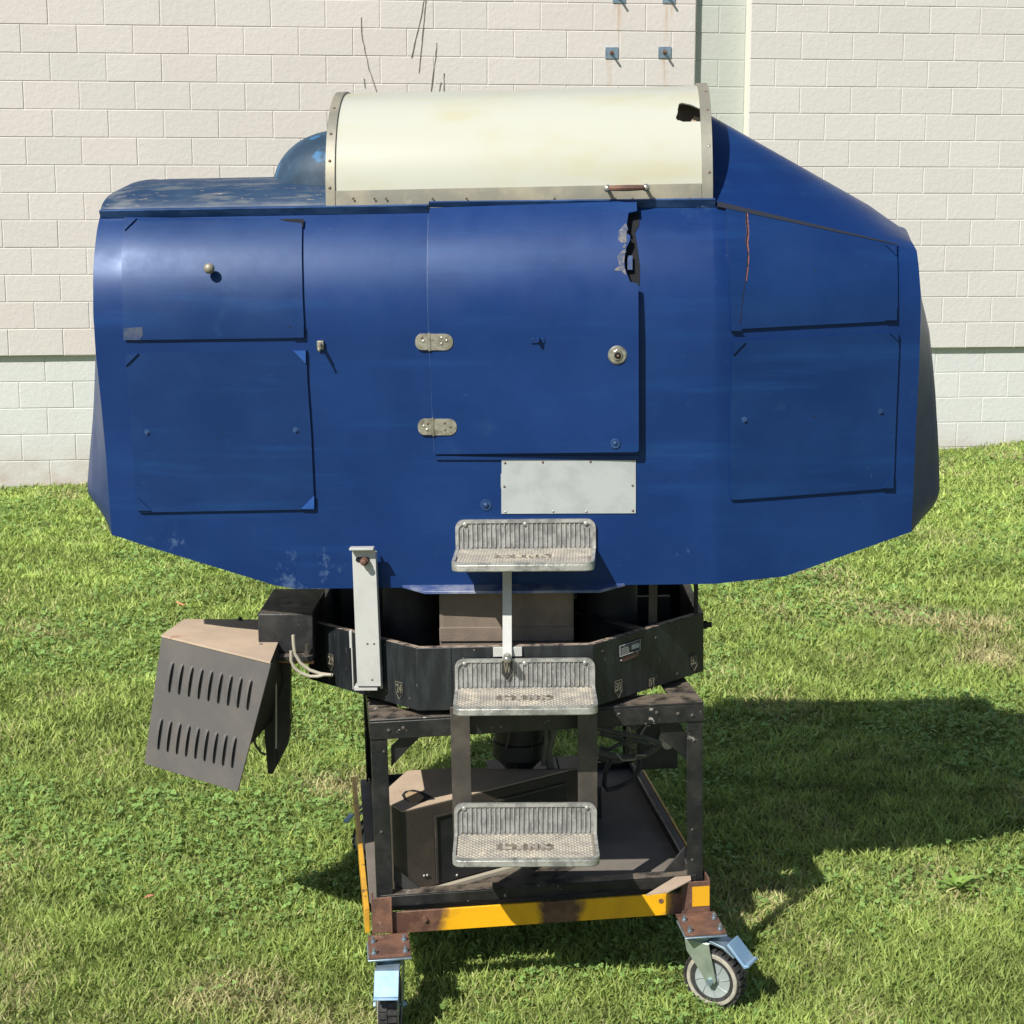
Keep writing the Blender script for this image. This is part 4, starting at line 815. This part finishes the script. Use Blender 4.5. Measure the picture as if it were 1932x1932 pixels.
for k, us in ((0, (-.205, -.11, -.08, .215)), (1, (-.20, -.10, .02, .12, .20)), (-1, (-.21, -.15, -.02, .03, .11, .20))):
    nrm, tan = facet(k)
    for u in us:
        for cz in (.815, .945):
            if rr_.random() < .8: MB().dome(FR.w(*(nrm*(AP+.0005)+tan*(u+rr_.uniform(-.01, .01))), cz+rr_.uniform(-.012, .012)), FR.E[0]*nrm[0]+FR.E[1]*nrm[1], .0042, .0022, 8).build('screw', 'uprt', RING)
# what stands inside the ring: canvas-covered box, bellows, struts, joint
q = WORLD.at(832, 1122, 4.53); q_ = WORLD.at(1086, 1207, 4.53)
cvb = MB().box(Frame((0, 4.53, 0), 0, .3), q[0], q_[0], 0, .46, q_[2]-.03, 1.12).build('canvas_box', 'canvas', SIM, bevel=.012, seg=3, label='brown canvas-covered box inside the ring')
MB().box(Frame((0, 4.53, 0), 0, .3), q[0]+.0, q_[0]+.0, -.006, 0, q_[2]-.004, q_[2]+.038).build('canvas_hem', 'canvas', cvb, bevel=.004)
MB().disc((0, 4.95, .78), (0, 0, 1), .09, .40, 24).disc((0, 4.95, 1.02), (0, 0, 1), .16, .03, 24).build('pivot_column', 'black', SIM)
for bx, by in ((-.29, 4.82), (.28, 4.84), (-.29, 5.2), (.28, 5.2)):
    bel = MB(); P = []; Rr = []
    for i in range(23): P.append((bx, by, .80+.318*i/22)); Rr.append(.0905 if i % 2 else .0895)
    bel.tube(P, Rr, 24).build('bellows', 'blackplain', SIM, smooth=20)
q = WORLD.at(1232, 1145, 4.66); MB().box(WORLD, q[0]-.012, q[0]+.012, 4.66, 4.675, .93, 1.115).build('hanger_bar', 'uprt', SIM)
MB().slab([FR.w(.20, -.20, .965), FR.w(.235, -.20, .965), FR.w(.395, -.40, .965), FR.w(.36, -.42, .965)], -FR.E[2]*.012).build('brace', 'black', SIM)
MB().tube([FR.w(-.20, -.46, .90), FR.w(-.13, -.40, 1.0)], .006, 8).build('brace', 'uprt', SIM)
MB().box(FR, .05, .5, .0, .02, .80, .96).build('bulkhead', 'blackplain', SIM); MB().box(FR, -.5, -.2, .0, .02, .80, 1.1).build('bulkhead', 'blackplain', SIM)
# knob sticking out at the right of the ring
kx = FR.at(1347, 1184, -.235); MB().tube([FR.w(AP-.005, -.20, kx[2]), FR.w(AP+.022, -.20, kx[2])], .008, 8).disc(FR.w(AP+.004, -.20, kx[2]), FR.E[0], .012, .010, 10).disc(FR.w(AP+.022, -.20, kx[2]), FR.E[0], .0085, .006, 8).build('thumb_screw', 'blackplain', RING)
MB().box(FR, .548, .560, -.235, -.225, RT_-.02, 1.125).build('corner_rod', 'blackplain', RING)

# ---------------------------------------------------------------- arm and louvred box on the left
yA = 4.62; aTL = WORLD.at(486, 1158, yA); aTR = WORLD.at(590, 1158, yA); aBL = WORLD.at(486, 1232, yA)
ARM = MB().box(WORLD, aTL[0], aTR[0], yA, yA+.32, aBL[2], aTL[2]).build('arm_housing', 'black', SIM, bevel=.004, label='black box arm between the ring and the louvred box')
for x in (493, 580):
    q = WORLD.at(x, 1228, yA-.02); MB().disc((q[0], yA-.02, q[2]-.012), (0, 0, 1), .009, .012, 10).disc((q[0], yA-.02, q[2]), (0, 0, 1), .0065, .02, 6).build('bolt', 'uprt', ARM)
q = WORLD.at(486, 1232, yA); q_ = WORLD.at(592, 1241, yA); MB().box(WORLD, q[0], q_[0], yA-.04, yA+.1, q_[2], q[2]).build('flange_plate', 'blackworn', ARM, bevel=.001)
q = WORLD.at(510, 1245, yA-.02); q_ = WORLD.at(592, 1249, yA-.02); MB().tube([q, (q[0]+.06, q[1], q[2]-.004), q_], .006, 8).build('pipe', 'copper', ARM)
# louvred sheet: lower edge leans slightly back
ya = 4.50
A_ = np.array([-1.009, 4.700, .917]); B_ = np.array([-.653, 4.409, .917]); LBL = np.array([-.981, 4.895, .917]); LBR = np.array([-.672, 4.889, .917])
D_ = np.array([-1.089, 4.786, .500]); C_ = np.array([-.774, 4.546, .500])
nLV = np.cross(B_-A_, (D_+C_-A_-B_)/2); nLV /= np.linalg.norm(nLV)
def lv(x, y):
    d = ray(x, y); return CAM+d*((A_-CAM).dot(nLV)/d.dot(nLV))
C_ = lv(448, 1494); D_ = lv(272, 1441)
nL = np.cross(B_-A_, D_-A_); nL /= np.linalg.norm(nL); nL = nL if nL[1] < 0 else -nL
LV = MB().slab([A_, B_, C_, D_], -nL*.004).build('louvre_sheet', 'greysheet', SIM, bevel=.001, label='tilted grey sheet with two rows of nine louvres')
bl2 = lambda u, v: A_*(1-u)*(1-v)+B_*u*(1-v)+C_*u*v+D_*(1-u)*v
def inv(x, y):
    p = lv(x, y); u = v = .5
    for _ in range(12):
        f = bl2(u, v)-p; du = (bl2(u+1e-4, v)-bl2(u, v))/1e-4; dv = (bl2(u, v+1e-4)-bl2(u, v))/1e-4; s_, _r, _k, _q = np.linalg.lstsq(np.stack([du, dv], 1), -f, rcond=None); u += s_[0]; v += s_[1]
    return u, v
for (xt, yt, xb, yb, dx, dy) in ((328, 1248, 319, 1308, 18.45, 4.15), (307, 1354, 298.5, 1416, 17.4, 4.35)):
    for k in range(9):
        T_ = lv(xt+dx*k, yt+dy*k); Bm = lv(xb+dx*k, yb+dy*k*1.0); up_ = T_-Bm; ln_ = np.linalg.norm(up_); up_ /= ln_; rt_ = np.cross(up_, nL); rt_ = rt_ if rt_[0] > 0 else -rt_
        G = []
        for s_ in np.linspace(0, 1, 13):
            e = math.sin(math.pi*min(max(s_, .0), 1))**.45 if 0 < s_ < 1 else 0; row = []
            for t in np.linspace(0, 1, 6): row.append(Bm+up_*ln_*s_+rt_*(-.021*e*(1-t)**1.0+0)+nL*(.0080*e*math.sin(t*math.pi/2)))
            G.append(row)
        lo = MB().grid(G); o = lo.build('louvre', 'greysheet', LV, smooth=60); o.data.materials.append(M['dark'])
        sl2 = [Bm+up_*ln_*.04+nL*.0004, Bm+up_*ln_*.96+nL*.0004, Bm+up_*ln_*.92+rt_*.0045+nL*.0004, Bm+up_*ln_*.06+rt_*.0045+nL*.0004]
        MB().slab(sl2, nL*.0004).build('louvre_slot', 'dark', LV, smooth=0)
UPZ = np.array([0, 0, 1.])
hq = [A_-nL*.005, B_-nL*.005, LBR, LBL]
A9, B9 = hq[0]-UPZ*.002, hq[1]-UPZ*.002; D9 = A9+(D_-A_)*.62; C9 = B9+(C_-B_)*.62; L9, R9 = LBL-UPZ*.002, LBR-UPZ*.002; L8 = L9+(0, .04, D9[2]-A9[2]); R8 = R9+(0, .04, C9[2]-B9[2])
MB().add([A9, B9, C9, D9, L9, R9, R8, L8], [(0, 1, 2, 3), (7, 6, 5, 4), (0, 4, 5, 1), (1, 5, 6, 2), (2, 6, 7, 3), (3, 7, 4, 0)]).build('louvred_housing', 'blackplain', SIM, bevel=.002)
MB().slab([p+UPZ*.004 for p in (A_+nL*.002, B_+nL*.002, LBR, LBL)], -UPZ*.005).build('housing_lid', 'tantop', SIM, bevel=.001, label='tan dusty lid of the louvred housing')
MB().dome(LBL*.45+LBR*.55+np.array([0, -.012, .004]), UPZ, .007, .010, 10).build('lid_knob', 'blackplain', SIM)
yB = 4.70; PB = [WORLD.at(x, y, yB) for x, y in ((508, 1250), (546, 1250), (547, 1352), (550, 1362), (545, 1372), (546, 1386), (541, 1410), (514, 1461), (505, 1460), (499, 1388), (497, 1330))]
MB().slab(PB, (0, .05, 0)).build('hanging_plate', 'black', SIM, bevel=.002, label='black pointed plate hanging under the arm')
q = [WORLD.at(x, y, yB-.01) for x, y in ((516, 1275), (520, 1275), (521, 1440), (515, 1445))]; MB().slab(q, (0, .01, 0)).build('plate_rib', 'black', SIM)
MB().tube([WORLD.at(x, y, 4.58) for x, y in ((514, 1243), (518, 1258), (521, 1300), (521, 1380), (521, 1412))], .0028, 6).build('cable', 'cable', SIM)
MB().tube([WORLD.at(x, y, 4.60) for x, y in ((478, 1385), (482, 1405), (492, 1420), (502, 1424))], .0035, 6).build('cable', 'hose', SIM)
MB().tube([WORLD.at(x, y, 4.53) for x, y in ((553, 1198), (554, 1215), (556, 1232), (566, 1250), (584, 1264), (604, 1271), (628, 1274))], .0048, 8).build('cable', 'cable', SIM)
MB().tube([WORLD.at(x, y, 4.525) for x, y in ((549, 1228), (549, 1246), (555, 1260), (568, 1270), (585, 1276), (600, 1276), (612, 1273), (625, 1273))], .0045, 8).build('cable', 'cable', SIM)

# ---------------------------------------------------------------- the stand
AW, BD = .93, 1.08
def angle(fr, a0, a1, b0, b1, c0, c1, name, m_, par=SIM, bevel=.0015): return MB().box(fr, a0, a1, b0, b1, c0, c1).build(name, m_, par, bevel=bevel)
STAND = MB()
STAND.box(FC, .02, AW-.02, .03, .036, .250, .300); STAND.box(FC, .02, AW-.02, .03, .09, .2965, .3025)
STAND.box(FC, .02, AW-.02, BD-.036, BD-.03, .25, .30); STAND.box(FC, .022, .028, .03, BD-.03, .25, .30); STAND.box(FC, AW-.028, AW-.022, .03, BD-.03, .25, .30)
STAND = MB().box(FC, .02, AW-.02, .028, .036, .232, .262).box(FC, .02, AW-.02, .028, .07, .2625, .2665).box(FC, .02, AW-.02, BD-.036, BD-.03, .232, .262).box(FC, .022, .028, .03, BD-.03, .232, .262).box(FC, AW-.028, AW-.022, .03, BD-.03, .232, .262).build('base_frame', 'blackworn', SIM, bevel=.001)
def post(a, b_, sa, sb_):
    P = MB(); w_ = .045
    P.box(FC, *sorted((a, a+sa*w_)), *sorted((b_, b_+sb_*.006)), .25, .715); P.box(FC, *sorted((a, a+sa*.006)), *sorted((b_+sb_*.0061, b_+sb_*w_)), .25, .715)
    return P.build('post', 'blackworn', SIM, bevel=.0015)
post(.010, .03, 1, 1); post(AW, .03, -1, 1); post(.010, BD-.02, 1, -1); post(AW, BD-.02, -1, -1)
# top frame
TF = MB()
TF.box(FC, .008, AW+.002, .026, .034, .716, .766); TF.box(FC, .008, AW+.002, .026, .12, .7665, .773)
TF.box(FC, .008, AW+.002, BD-.02, BD-.012, .716, .766); TF.box(FC, .008, AW+.002, BD-.10, BD-.012, .7665, .773)
TF.box(FC, .008, .016, .035, BD-.021, .716, .766); TF.box(FC, .008, .09, .121, BD-.101, .7665, .773)
TF.box(FC, AW-.006, AW+.002, .035, BD-.021, .716, .766); TF.box(FC, AW-.08, AW+.002, .121, BD-.101, .7665, .773)
TF.build('top_frame', 'blackworn', SIM, bevel=.002, label='scuffed square black frame under the ring')
for L_ in ([(777, 1371), (815, 1369), (775, 1408), (738, 1447), (738, 1408)], [(1245, 1357), (1276, 1356), (1302, 1394), (1302, 1438), (1246, 1392)]):
    P = [FC.at(x, y, .052) for x, y in L_]; MB().slab([FC.w(p[0], .052, p[2]) for p in P], FC.E[1]*.006).build('corner_brace', 'blackworn', SIM, bevel=.001)
for L_ in ([(743, 1634), (743, 1662), (790, 1701), (822, 1701)], [(1292, 1598), (1292, 1640), (1240, 1690), (1213, 1692)]):
    P = [FC.at(x, y, .06) for x, y in L_]; MB().slab([FC.w(p[0], .06, p[2]) for p in P], FC.E[1]*.006).build('corner_brace', 'black', SIM, bevel=.001)
for x, c in ((.06, .74), (.10, .745), (.86, .742), (.90, .735), (.80, .748)): MB().dome(FC.w(x, .026, c), -FC.E[1], .0065, .004, 8).build('bolt', 'uprt', SIM)
for x, c in ((.045, .68), (.03, .45), (.905, .66), (.90, .40), (.90, .31)): MB().dome(FC.w(x, .03, c), -FC.E[1], .005, .003, 8).build('bolt', 'uprt', SIM)
rs_ = np.random.default_rng(8)
for k in range(9):        # loose leads sagging about the drive unit
    x0, y0 = rs_.uniform(1125, 1240), rs_.uniform(1360, 1420); P = [FC.w(*FC.at(x0+t*rs_.uniform(25, 60), y0+18*math.sin(t*math.pi*rs_.uniform(.8, 1.3))+rs_.uniform(-3, 3), .5+.04*k)) for t in np.linspace(0, 1, 7)]
    MB().tube(P, rs_.uniform(.0018, .0038), 6).build('lead', 'hose' if k % 3 else 'cable', SIM, smooth=60)
for k in range(7):        # and hanging down beside the motor
    a_ = rs_.uniform(-.09, .10); P = [mc_+np.array([a_+rs_.uniform(-.008, .008), -.09+.01*k, z]) for mc_ in [np.array([.022, 4.86, 0])] for z in np.linspace(.70, rs_.uniform(.42, .60), 6)]
    MB().tube(P, rs_.uniform(.0015, .003), 6).build('lead', 'hose' if k % 2 else 'blackplain', SIM, smooth=60)
# crossed underside beams and the drive unit hanging from the centre
MB().box(FC, .1, .83, .50, .58, .70, .76).box(FC, .42, .50, .1, 1.0, .70, .755).build('cross_beam', 'black', SIM, bevel=.002)
mc = np.array([.022, 4.86, 0]); mo = MB(); mo.tube([mc+[0, 0, z] for z in (.74, .70, .695, .64, .635, .56, .555, .51, .49, .46, .455, .40)], [.075, .075, .082, .082, .074, .074, .08, .08, .06, .035, .03, .03], 24)
mo.build('drive_motor', 'blackplain', SIM, label='black drive motor hanging under the frame')
MB().tube([mc+p for p in ([.09, -.05, .66], [.10, -.06, .60], [.085, -.07, .54], [.095, -.06, .47])], .012, 8).tube([mc+p for p in ([.075, -.06, .66], [.08, -.08, .58], [.07, -.075, .5])], .007, 8).build('wiring', 'hose', SIM)
MB().tube([mc+p for p in ([.11, -.06, .52], [.13, -.08, .44], [.125, -.07, .36], [.135, -.09, .27])], .003, 6).build('cable', 'blackplain', SIM)
jb = FC.at(1202, 1396, .75); jb2 = FC.at(1279, 1449, .75); MB().box(FC, jb[0], jb2[0], .75, .95, jb2[2], jb[2]+.09).build('junction_box', 'black', SIM, bevel=.003, label='black junction box under the right of the frame')
MB().disc(FC.w(*FC.at(1256, 1398, .60)), -FC.E[1], .018, .03, 16).build('gland', 'cable', SIM)
for k, (pp, r_) in enumerate((([(1128, 1374), (1160, 1382), (1190, 1388), (1215, 1392), (1245, 1402)], .008), ([(1128, 1420), (1160, 1427), (1195, 1430), (1225, 1420), (1245, 1405)], .011), ([(1130, 1410), (1150, 1414), (1170, 1404), (1200, 1398), (1228, 1408)], .007), ([(1130, 1383), (1165, 1392), (1185, 1410), (1178, 1432), (1150, 1436), (1128, 1430)], .009), ([(1120, 1356), (1145, 1375), (1170, 1365), (1200, 1375)], .006))):
    P = [FC.w(*FC.at(x, y, .55+.05*k)) for x, y in pp]; Q = []
    for i in range(len(P)-1):
        p0 = P[max(i-1, 0)]; p1, p2 = P[i], P[i+1]; p3 = P[min(i+2, len(P)-1)]
        for t in np.linspace(0, 1, 6)[:-1]: Q.append(.5*((2*p1)+(-p0+p2)*t+(2*p0-5*p1+4*p2-p3)*t*t+(-p0+3*p1-3*p2+p3)*t**3))
    Q.append(P[-1]); MB().tube(Q, r_, 8).build('hose', 'hose', SIM, smooth=60)
P = [FC.w(*FC.at(x, y, .60)) for x, y in ((1152, 1436), (1142, 1455), (1140, 1480), (1146, 1490), (1165, 1486), (1196, 1470), (1205, 1450), (1208, 1432))]; MB().tube(P, .008, 8).build('hose', 'rubber', SIM, smooth=60)
# yellow carrier frame
YB = MB().box(FC, .047, .862, -.004, .004, .166, .229).box(FC, .047, .862, .0045, .05, .166, .172).build('front_beam', 'yellow', SIM, bevel=.0015, label='chipped yellow front beam with rusty ends')
MB().slab([FC.w(-.026, .012, .166), FC.w(-.012, .012, .166), FC.w(-.024, BD+.03, .166), FC.w(-.038, BD+.03, .166)], FC.E[2]*.074).build('side_beam', 'yellow2', SIM, bevel=.0015); MB().box(FC, AW+.014, AW+.022, .06, BD+.03, .166, .236).build('side_beam', 'yellow2', SIM, bevel=.0015)
MB().box(FC, 0, AW, BD+.024, BD+.032, .166, .229).build('rear_beam', 'yellow2', SIM, bevel=.0015)
for x in (801, 1247):
    q = FC.at(x, 1730 if x < 900 else 1700, -.005); MB().disc(FC.w(q[0], -.004, .205 if x < 900 else .210), -FC.E[1], .0068, .009 if x < 900 else .002, 12).build('bolt', 'rust', YB)
MB().box(FC, -.006, .050, -.010, -.004, .172, .276).box(FC, .044, .050, -.018, -.0101, .172, .276).box(FC, -.006, .0, -.004, .05, .166, .27).build('corner_block', 'rust', SIM, bevel=.002)
RC = MB().box(FC, .860, AW+.012, -.010, -.004, .166, .262).box(FC, AW+.006, AW+.012, -.004, .06, .17, .268).build('corner_block', 'rust', SIM, bevel=.002)
q = FC.at(1307, 1671, -.011); q_ = FC.at(1341, 1712, -.011); MB().box(FC, .890, .939, -.0115, -.0102, q_[2]+.006, q[2]-.004).build('paint_patch', mat('yellow_patch', (.70, .36, .012), .5, wear=(.12, .06, .04), wscale=22, wlo=.6, whi=.63), RC, smooth=0)
# deck board
MB().box(FC, -.010, AW+.012, .06, BD+.01, .205, .236).build('deck_board', 'ply', SIM, bevel=.002, label='grimy plywood deck of the stand')
MB().slab([FC.w(*p) for p in ((.05, .09, .2365), (.45, .075, .2365), (.62, .24, .2365), (.30, .30, .2365))], FC.E[2]*.0012).build('scuffed_sheet', 'blackworn', SIM, smooth=0)
# cabinet on the deck, set askew
d0_ = FC.at(764, 1693, .237, 2); d1_ = FC.at(1085, 1603, .237, 2); O_ = FC.w(*d0_); e_ = FC.w(*d1_)-O_; wl_ = np.linalg.norm(e_); e_ /= wl_; hC = None
fk = Frame(O_, 0, 0); up_ = FC.E[2]; bk_ = np.cross(up_, e_); fk.E = np.array([e_, bk_, up_])
tp = None
for h in np.linspace(.15, .35, 81):
    if toimg(O_+up_*h)[1] <= 1533: tp = h; break
tp = tp or .23
def ontop(x, y):
    d = ray(x, y); P0 = O_+up_*(tp+.003); return CAM+d*((P0-CAM).dot(up_)/d.dot(up_))
CTOP = [O_+up_*(tp+.003), fk.w(wl_, 0, tp+.003), ontop(1100, 1452), ontop(851, 1449), ontop(768, 1454), ontop(714, 1503)]
CB = MB().slab([p-up_*.003 for p in CTOP], -up_*tp).build('cabinet', 'cabinet', SIM, bevel=.003, label='brown-black cabinet standing askew on the deck')
MB().box(fk, .10, wl_-.03, -.002, .0, .014, tp-.03).build('cabinet_front', 'blackplain', CB, smooth=0)
MB().slab([p for p in CTOP], -up_*.0026).build('cabinet_top', 'tantop', CB)
fr_ = MB(); a0, a1, z0, z1, t_ = .102, wl_-.032, .016, tp-.032, .006
fr_.box(fk, a0, a1, -.007, -.002, z1-t_, z1).box(fk, a0, a0+t_, -.007, -.002, z0, z1-t_-.0005).build('front_moulding', 'uprt', CB)
MB().box(fk, .04, wl_, -.022, -.004, .0, .010).build('floor_batten', 'cable', SIM)
hc = fk.at if False else None
hole = WORLD.w(0, 0, 0)
def ontop(x, y):
    d = ray(x, y); P0 = O_+up_*(tp+.003); return CAM+d*((P0-CAM).dot(up_)/d.dot(up_))
MB().slab([ontop(x, y) for x, y in ((758, 1500), (764, 1493), (780, 1490), (797, 1494), (812, 1502), (822, 1508), (808, 1510), (798, 1514), (770, 1512), (762, 1508))], up_*.0006).build('top_hole', 'dark', CB, smooth=0)
MB().slab([ontop(x, y) for x, y in ((764, 1499), (772, 1494), (790, 1496), (800, 1504), (795, 1511), (780, 1515), (768, 1510))], up_*.0016).build('torn_board', mat('bare_wood', (.40, .29, .16), .8, col2=(.38, .26, .14), scale=30), CB, smooth=0)
q = fk.w(-.001, .03, tp*.70)
for px_, py_ in ((822, 1697), (800, 1652), (806, 1651), (862, 1651)):
    d = ray(px_, py_); P0 = fk.w(0, -.003, 0); p = CAM+d*((P0-CAM).dot(bk_)/d.dot(bk_)); MB().dome(p, -bk_, .0035, .003, 8).build('screw', 'white', CB)
# flatter box at the back of the deck
b0 = FC.at(985, 1494, .34, 2); b1 = FC.at(1125, 1490, .34, 2); MB().box(FC, b0[0]-.08, b1[0]+.02, b0[1], b0[1]+.30, .237, .34).build('low_box', 'blackplain', SIM, bevel=.003); MB().box(FC, b0[0]-.082, b1[0]+.022, b0[1]-.003, b0[1]+.30, .3405, .346).build('low_box_lid', mat('grey_brown_lid', (.15, .13, .115), .8, col2=(.19, .165, .14), scale=6), SIM, bevel=.001)
MB().tube([FC.w(*FC.at(1088, 1455, .5)), FC.w(*FC.at(1078, 1490, .45)), FC.w(*FC.at(1062, 1520, .40))], .010, 8).build('hose', 'hose', SIM)
# wedge of scuffed sheet rising behind the front edge
MB().slab([FC.w(*FC.at(x, y, .262, 2)) for x, y in ((1218, 1690), (1300, 1640), (1304, 1662), (1262, 1684))], FC.E[2]*.003).build('scrap_piece', 'tantop', SIM, smooth=0)

# ---------------------------------------------------------------- casters
def caster(fr, a, b_, ang, k=0):
    """fr frame; plate centre (a,b); ang swivel of the trailing direction, degrees from fr's right, clockwise to the camera."""
    O = fr.w(a, b_, .166); gx, gy = O[0], O[1]; gnd = float(gz(gx, gy)); H = O[2]-gnd
    root = bpy.data.objects.new('caster', None); COL.objects.link(root); root.location = (gx, gy, gnd); put(root, SIM); root.empty_display_size = .05
    t = R(ang); ex = fr.E[0]*math.cos(t)-fr.E[1]*math.sin(t); ey = np.cross(fr.E[2], ex); F2 = Frame(O, 0, 0); F2.E = np.array([ex, ey, fr.E[2]]); FP = Frame(O, 0, 0); FP.E = fr.E
    P_ = MB().box(FP, -.056, .056, -.053, .086, -.001, .006).build('mount_plate', 'rust', root, bevel=.001)
    MB().box(FP, -.060, .058, -.058, .060, -.007, -.0015).build('caster_plate', 'zinc', root, bevel=.002)
    for x in (-.042, .042):
        for y in (-.036, .036): MB().disc(FP.w(x, y, -.010), FP.E[2], .0075, .008, 6).tube([FP.w(x, y, -.01), FP.w(x, y, .022)], .0042, 8).disc(FP.w(x, y, .006), FP.E[2], .0072, .005, 6).build('bolt', 'zinc', root)
    MB().disc(F2.w(0, 0, -.026), F2.E[2], .036, .018, 24, .040).build('swivel_race', 'zinc', root)
    Rw = .0840; kw = Rw/.0635; wc = -(H-Rw)+.004; wx = .040; hw = .0275
    fk_ = MB()
    for s in (-1, 1):
        y = s*(hw+.007); L_ = [(-.036, -.028), (.036, -.028), (.040, -.050), (wx+.018, wc+.004), (wx+.008, wc-.012), (wx-.010, wc-.010), (wx-.022, wc+.014), (-.030, -.060)]
        fk_.slab([F2.w(x, y, z) for x, z in L_], F2.E[1]*s*.003)
    fk_.box(F2, -.036, .038, -(hw+.0065), hw+.0065, -.031, -.027); fk_.build('fork', 'zincg', root, bevel=.0012)
    WH = bpy.data.objects.new('wheel', None); COL.objects.link(WH); WH.location = F2.w(wx, 0, wc); WH.empty_display_size = .03; put(WH, root)
    c = F2.w(wx, 0, wc); prof = [(.040, -hw+.004), (.052, -hw+.001), (.057, -hw+.002), (.0605, -hw+.006), (.0612, 0), (.0605, hw-.006), (.057, hw-.002), (.052, hw-.001), (.040, hw-.004)]
    N_ = 40; G = [[c+F2.E[1]*y+kw*r*(F2.E[0]*math.cos(q)+F2.E[2]*math.sin(q)) for r, y in prof] for q in np.linspace(0, 2*math.pi, N_, endpoint=False)]
    MB().grid(G, close_u=True).build('tyre', 'rubber', WH, smooth=50)
    tb = MB()
    for i in range(26):
        for s, ph in ((-1, 0), (1, .5)):
            q0 = (i+ph)/26*2*math.pi; q1_ = q0+.62/26*2*math.pi; y0, y1 = (.001*s, s*(hw-.0025)); rr = (.0605, .0650)
            V = [c+F2.E[1]*y+kw*r*(F2.E[0]*math.cos(q)+F2.E[2]*math.sin(q)) for r in rr for y in (y0, y1) for q in (q0, q1_)]
            tb.add(V, [(0, 1, 3, 2), (4, 6, 7, 5), (0, 4, 5, 1), (2, 3, 7, 6), (0, 2, 6, 4), (1, 5, 7, 3)])
    tb.build('tread_blocks', 'rubber', WH, smooth=0)
    for s in (-1, 1):
        G = [[c+F2.E[1]*s*(hw+yy)+kw*r*(F2.E[0]*math.cos(q)+F2.E[2]*math.sin(q)) for r, yy in ((.0475, -.0045), (.049, .0005), (.0555, .0005), (.057, -.002))] for q in np.linspace(0, 2*math.pi, N_, endpoint=False)]
        MB().grid(G, close_u=True).build('sidewall_band', 'tyrewall', WH, smooth=50)
        G = [[c+F2.E[1]*s*(hw+yy)+kw*r*(F2.E[0]*math.cos(q)+F2.E[2]*math.sin(q)) for r, yy in ((.0005, -.001), (.014, -.001), (.016, -.006), (.042, -.0075), (.0475, -.0045))] for q in np.linspace(0, 2*math.pi, N_, endpoint=False)]
        MB().grid(G, close_u=True).build('rim', 'hub', WH, smooth=40)
        rb = MB()
        for i in range(8):
            q = i/8*2*math.pi; rb.tube([c+F2.E[1]*s*(hw-.0055)+kw*r*(F2.E[0]*math.cos(q+(r-.016)*9)+F2.E[2]*math.sin(q+(r-.016)*9)) for r in np.linspace(.017, .044, 6)], .0013, 5)
        rb.build('spoke', 'hub', WH, smooth=60)
    MB().tube([F2.w(wx, -(hw+.018), wc), F2.w(wx, hw+.018, wc)], .0055, 10).disc(F2.w(wx, -(hw+.017), wc), F2.E[1], .0105, .007, 6).disc(F2.w(wx, hw+.010, wc), F2.E[1], .0105, .007, 6).build('axle', 'zinc', root)
    # brake: hood over the wheel and the foot pedal
    G = []
    bh = MB(); bh.slab([F2.w(x, -(hw+.004), z) for x, z in ((.036, -.020), (.078, -.030), (.110, -.054), (.106, -.058), (.074, -.036), (.034, -.028))], F2.E[1]*2*(hw+.004)); bh.build('brake_arm', 'zinc', root, bevel=.001)
    bp_ = MB(); bp_.slab([F2.w(x, -.033, z) for x, z in ((.086, -.022), (.092, -.017), (.140, -.070), (.150, -.067), (.153, -.073), (.138, -.080))], F2.E[1]*.066); bp_.build('brake_pedal', 'pedal', root, bevel=.0015)
    return root
caster(FC, .036, -.100, 97); caster(FC, .898, -.098, 37); caster(FC, .08, BD-.02, 200); caster(FC, .86, BD-.02, 150)

# ---------------------------------------------------------------- small things on the lawn
def onlawn(x, y):
    d = ray(x, y); t = 4.
    for _ in range(30): p = CAM+d*t; t += (p[2]-float(gz(p[0], p[1])))/(-d[2])
    return CAM+d*t
wd = onlawn(1806, 1684); WEED = thing('broadleaf_weed', 'bright green broadleaf weed rosette in the sunny grass at lower right', 'weed', wd)
M['weed'] = mat('weed_leaf', (.20, .34, .055), .55, col2=(.27, .40, .09), scale=40, translucent=.25)
def leaf(P0, az, L_, w_, rise, par, m_='weed', nm='leaf'):
    d = np.array([math.cos(az), math.sin(az), 0]); s = np.array([-d[1], d[0], 0]); G = []
    for t in np.linspace(0, 1, 9):
        c = P0+d*L_*t*math.cos(rise*.8)+np.array([0, 0, 1])*L_*(math.sin(rise)*t-.45*t*t*math.sin(rise)); ww = w_*math.sin(math.pi*min(1, t*.86+.07))**.8*(1+.12*math.sin(t*25))*(.35+.65*min(1, t*2.2))
        G.append([c-s*ww+[0, 0, .25*ww], c, c+s*ww+[0, 0, .25*ww]])
    return MB().grid(G).build(nm, m_, par, smooth=70)
for k in range(16): leaf(wd+np.array([0, 0, .012]), k*2.4+random.random()*.5, random.uniform(.045, .11), random.uniform(.007, .014), random.uniform(.35, 1.2), WEED)
M['leafr'] = mat('dead_leaf', (.42, .17, .10), .7)
lf = onlawn(278, 1714); o = MB(); 
lf = leaf(lf+np.array([-.012, 0, .035]), .3, .035, .010, .3, None, 'leafr', 'dead_leaf'); tag(lf, 'small reddish dead leaf lying on the grass at lower left', 'leaf')
tw = onlawn(340, 1152); MB().tube([tw+np.array([-.02, .01, .045]), tw+np.array([0, 0, .040]), tw+np.array([.03, -.012, .032])], .0055, 6).build('twig', mat('orange_twig', (.5, .24, .11), .8), None)
tag(bpy.data.objects['twig'], 'short orange-brown twig on the grass behind the louvred box', 'twig')
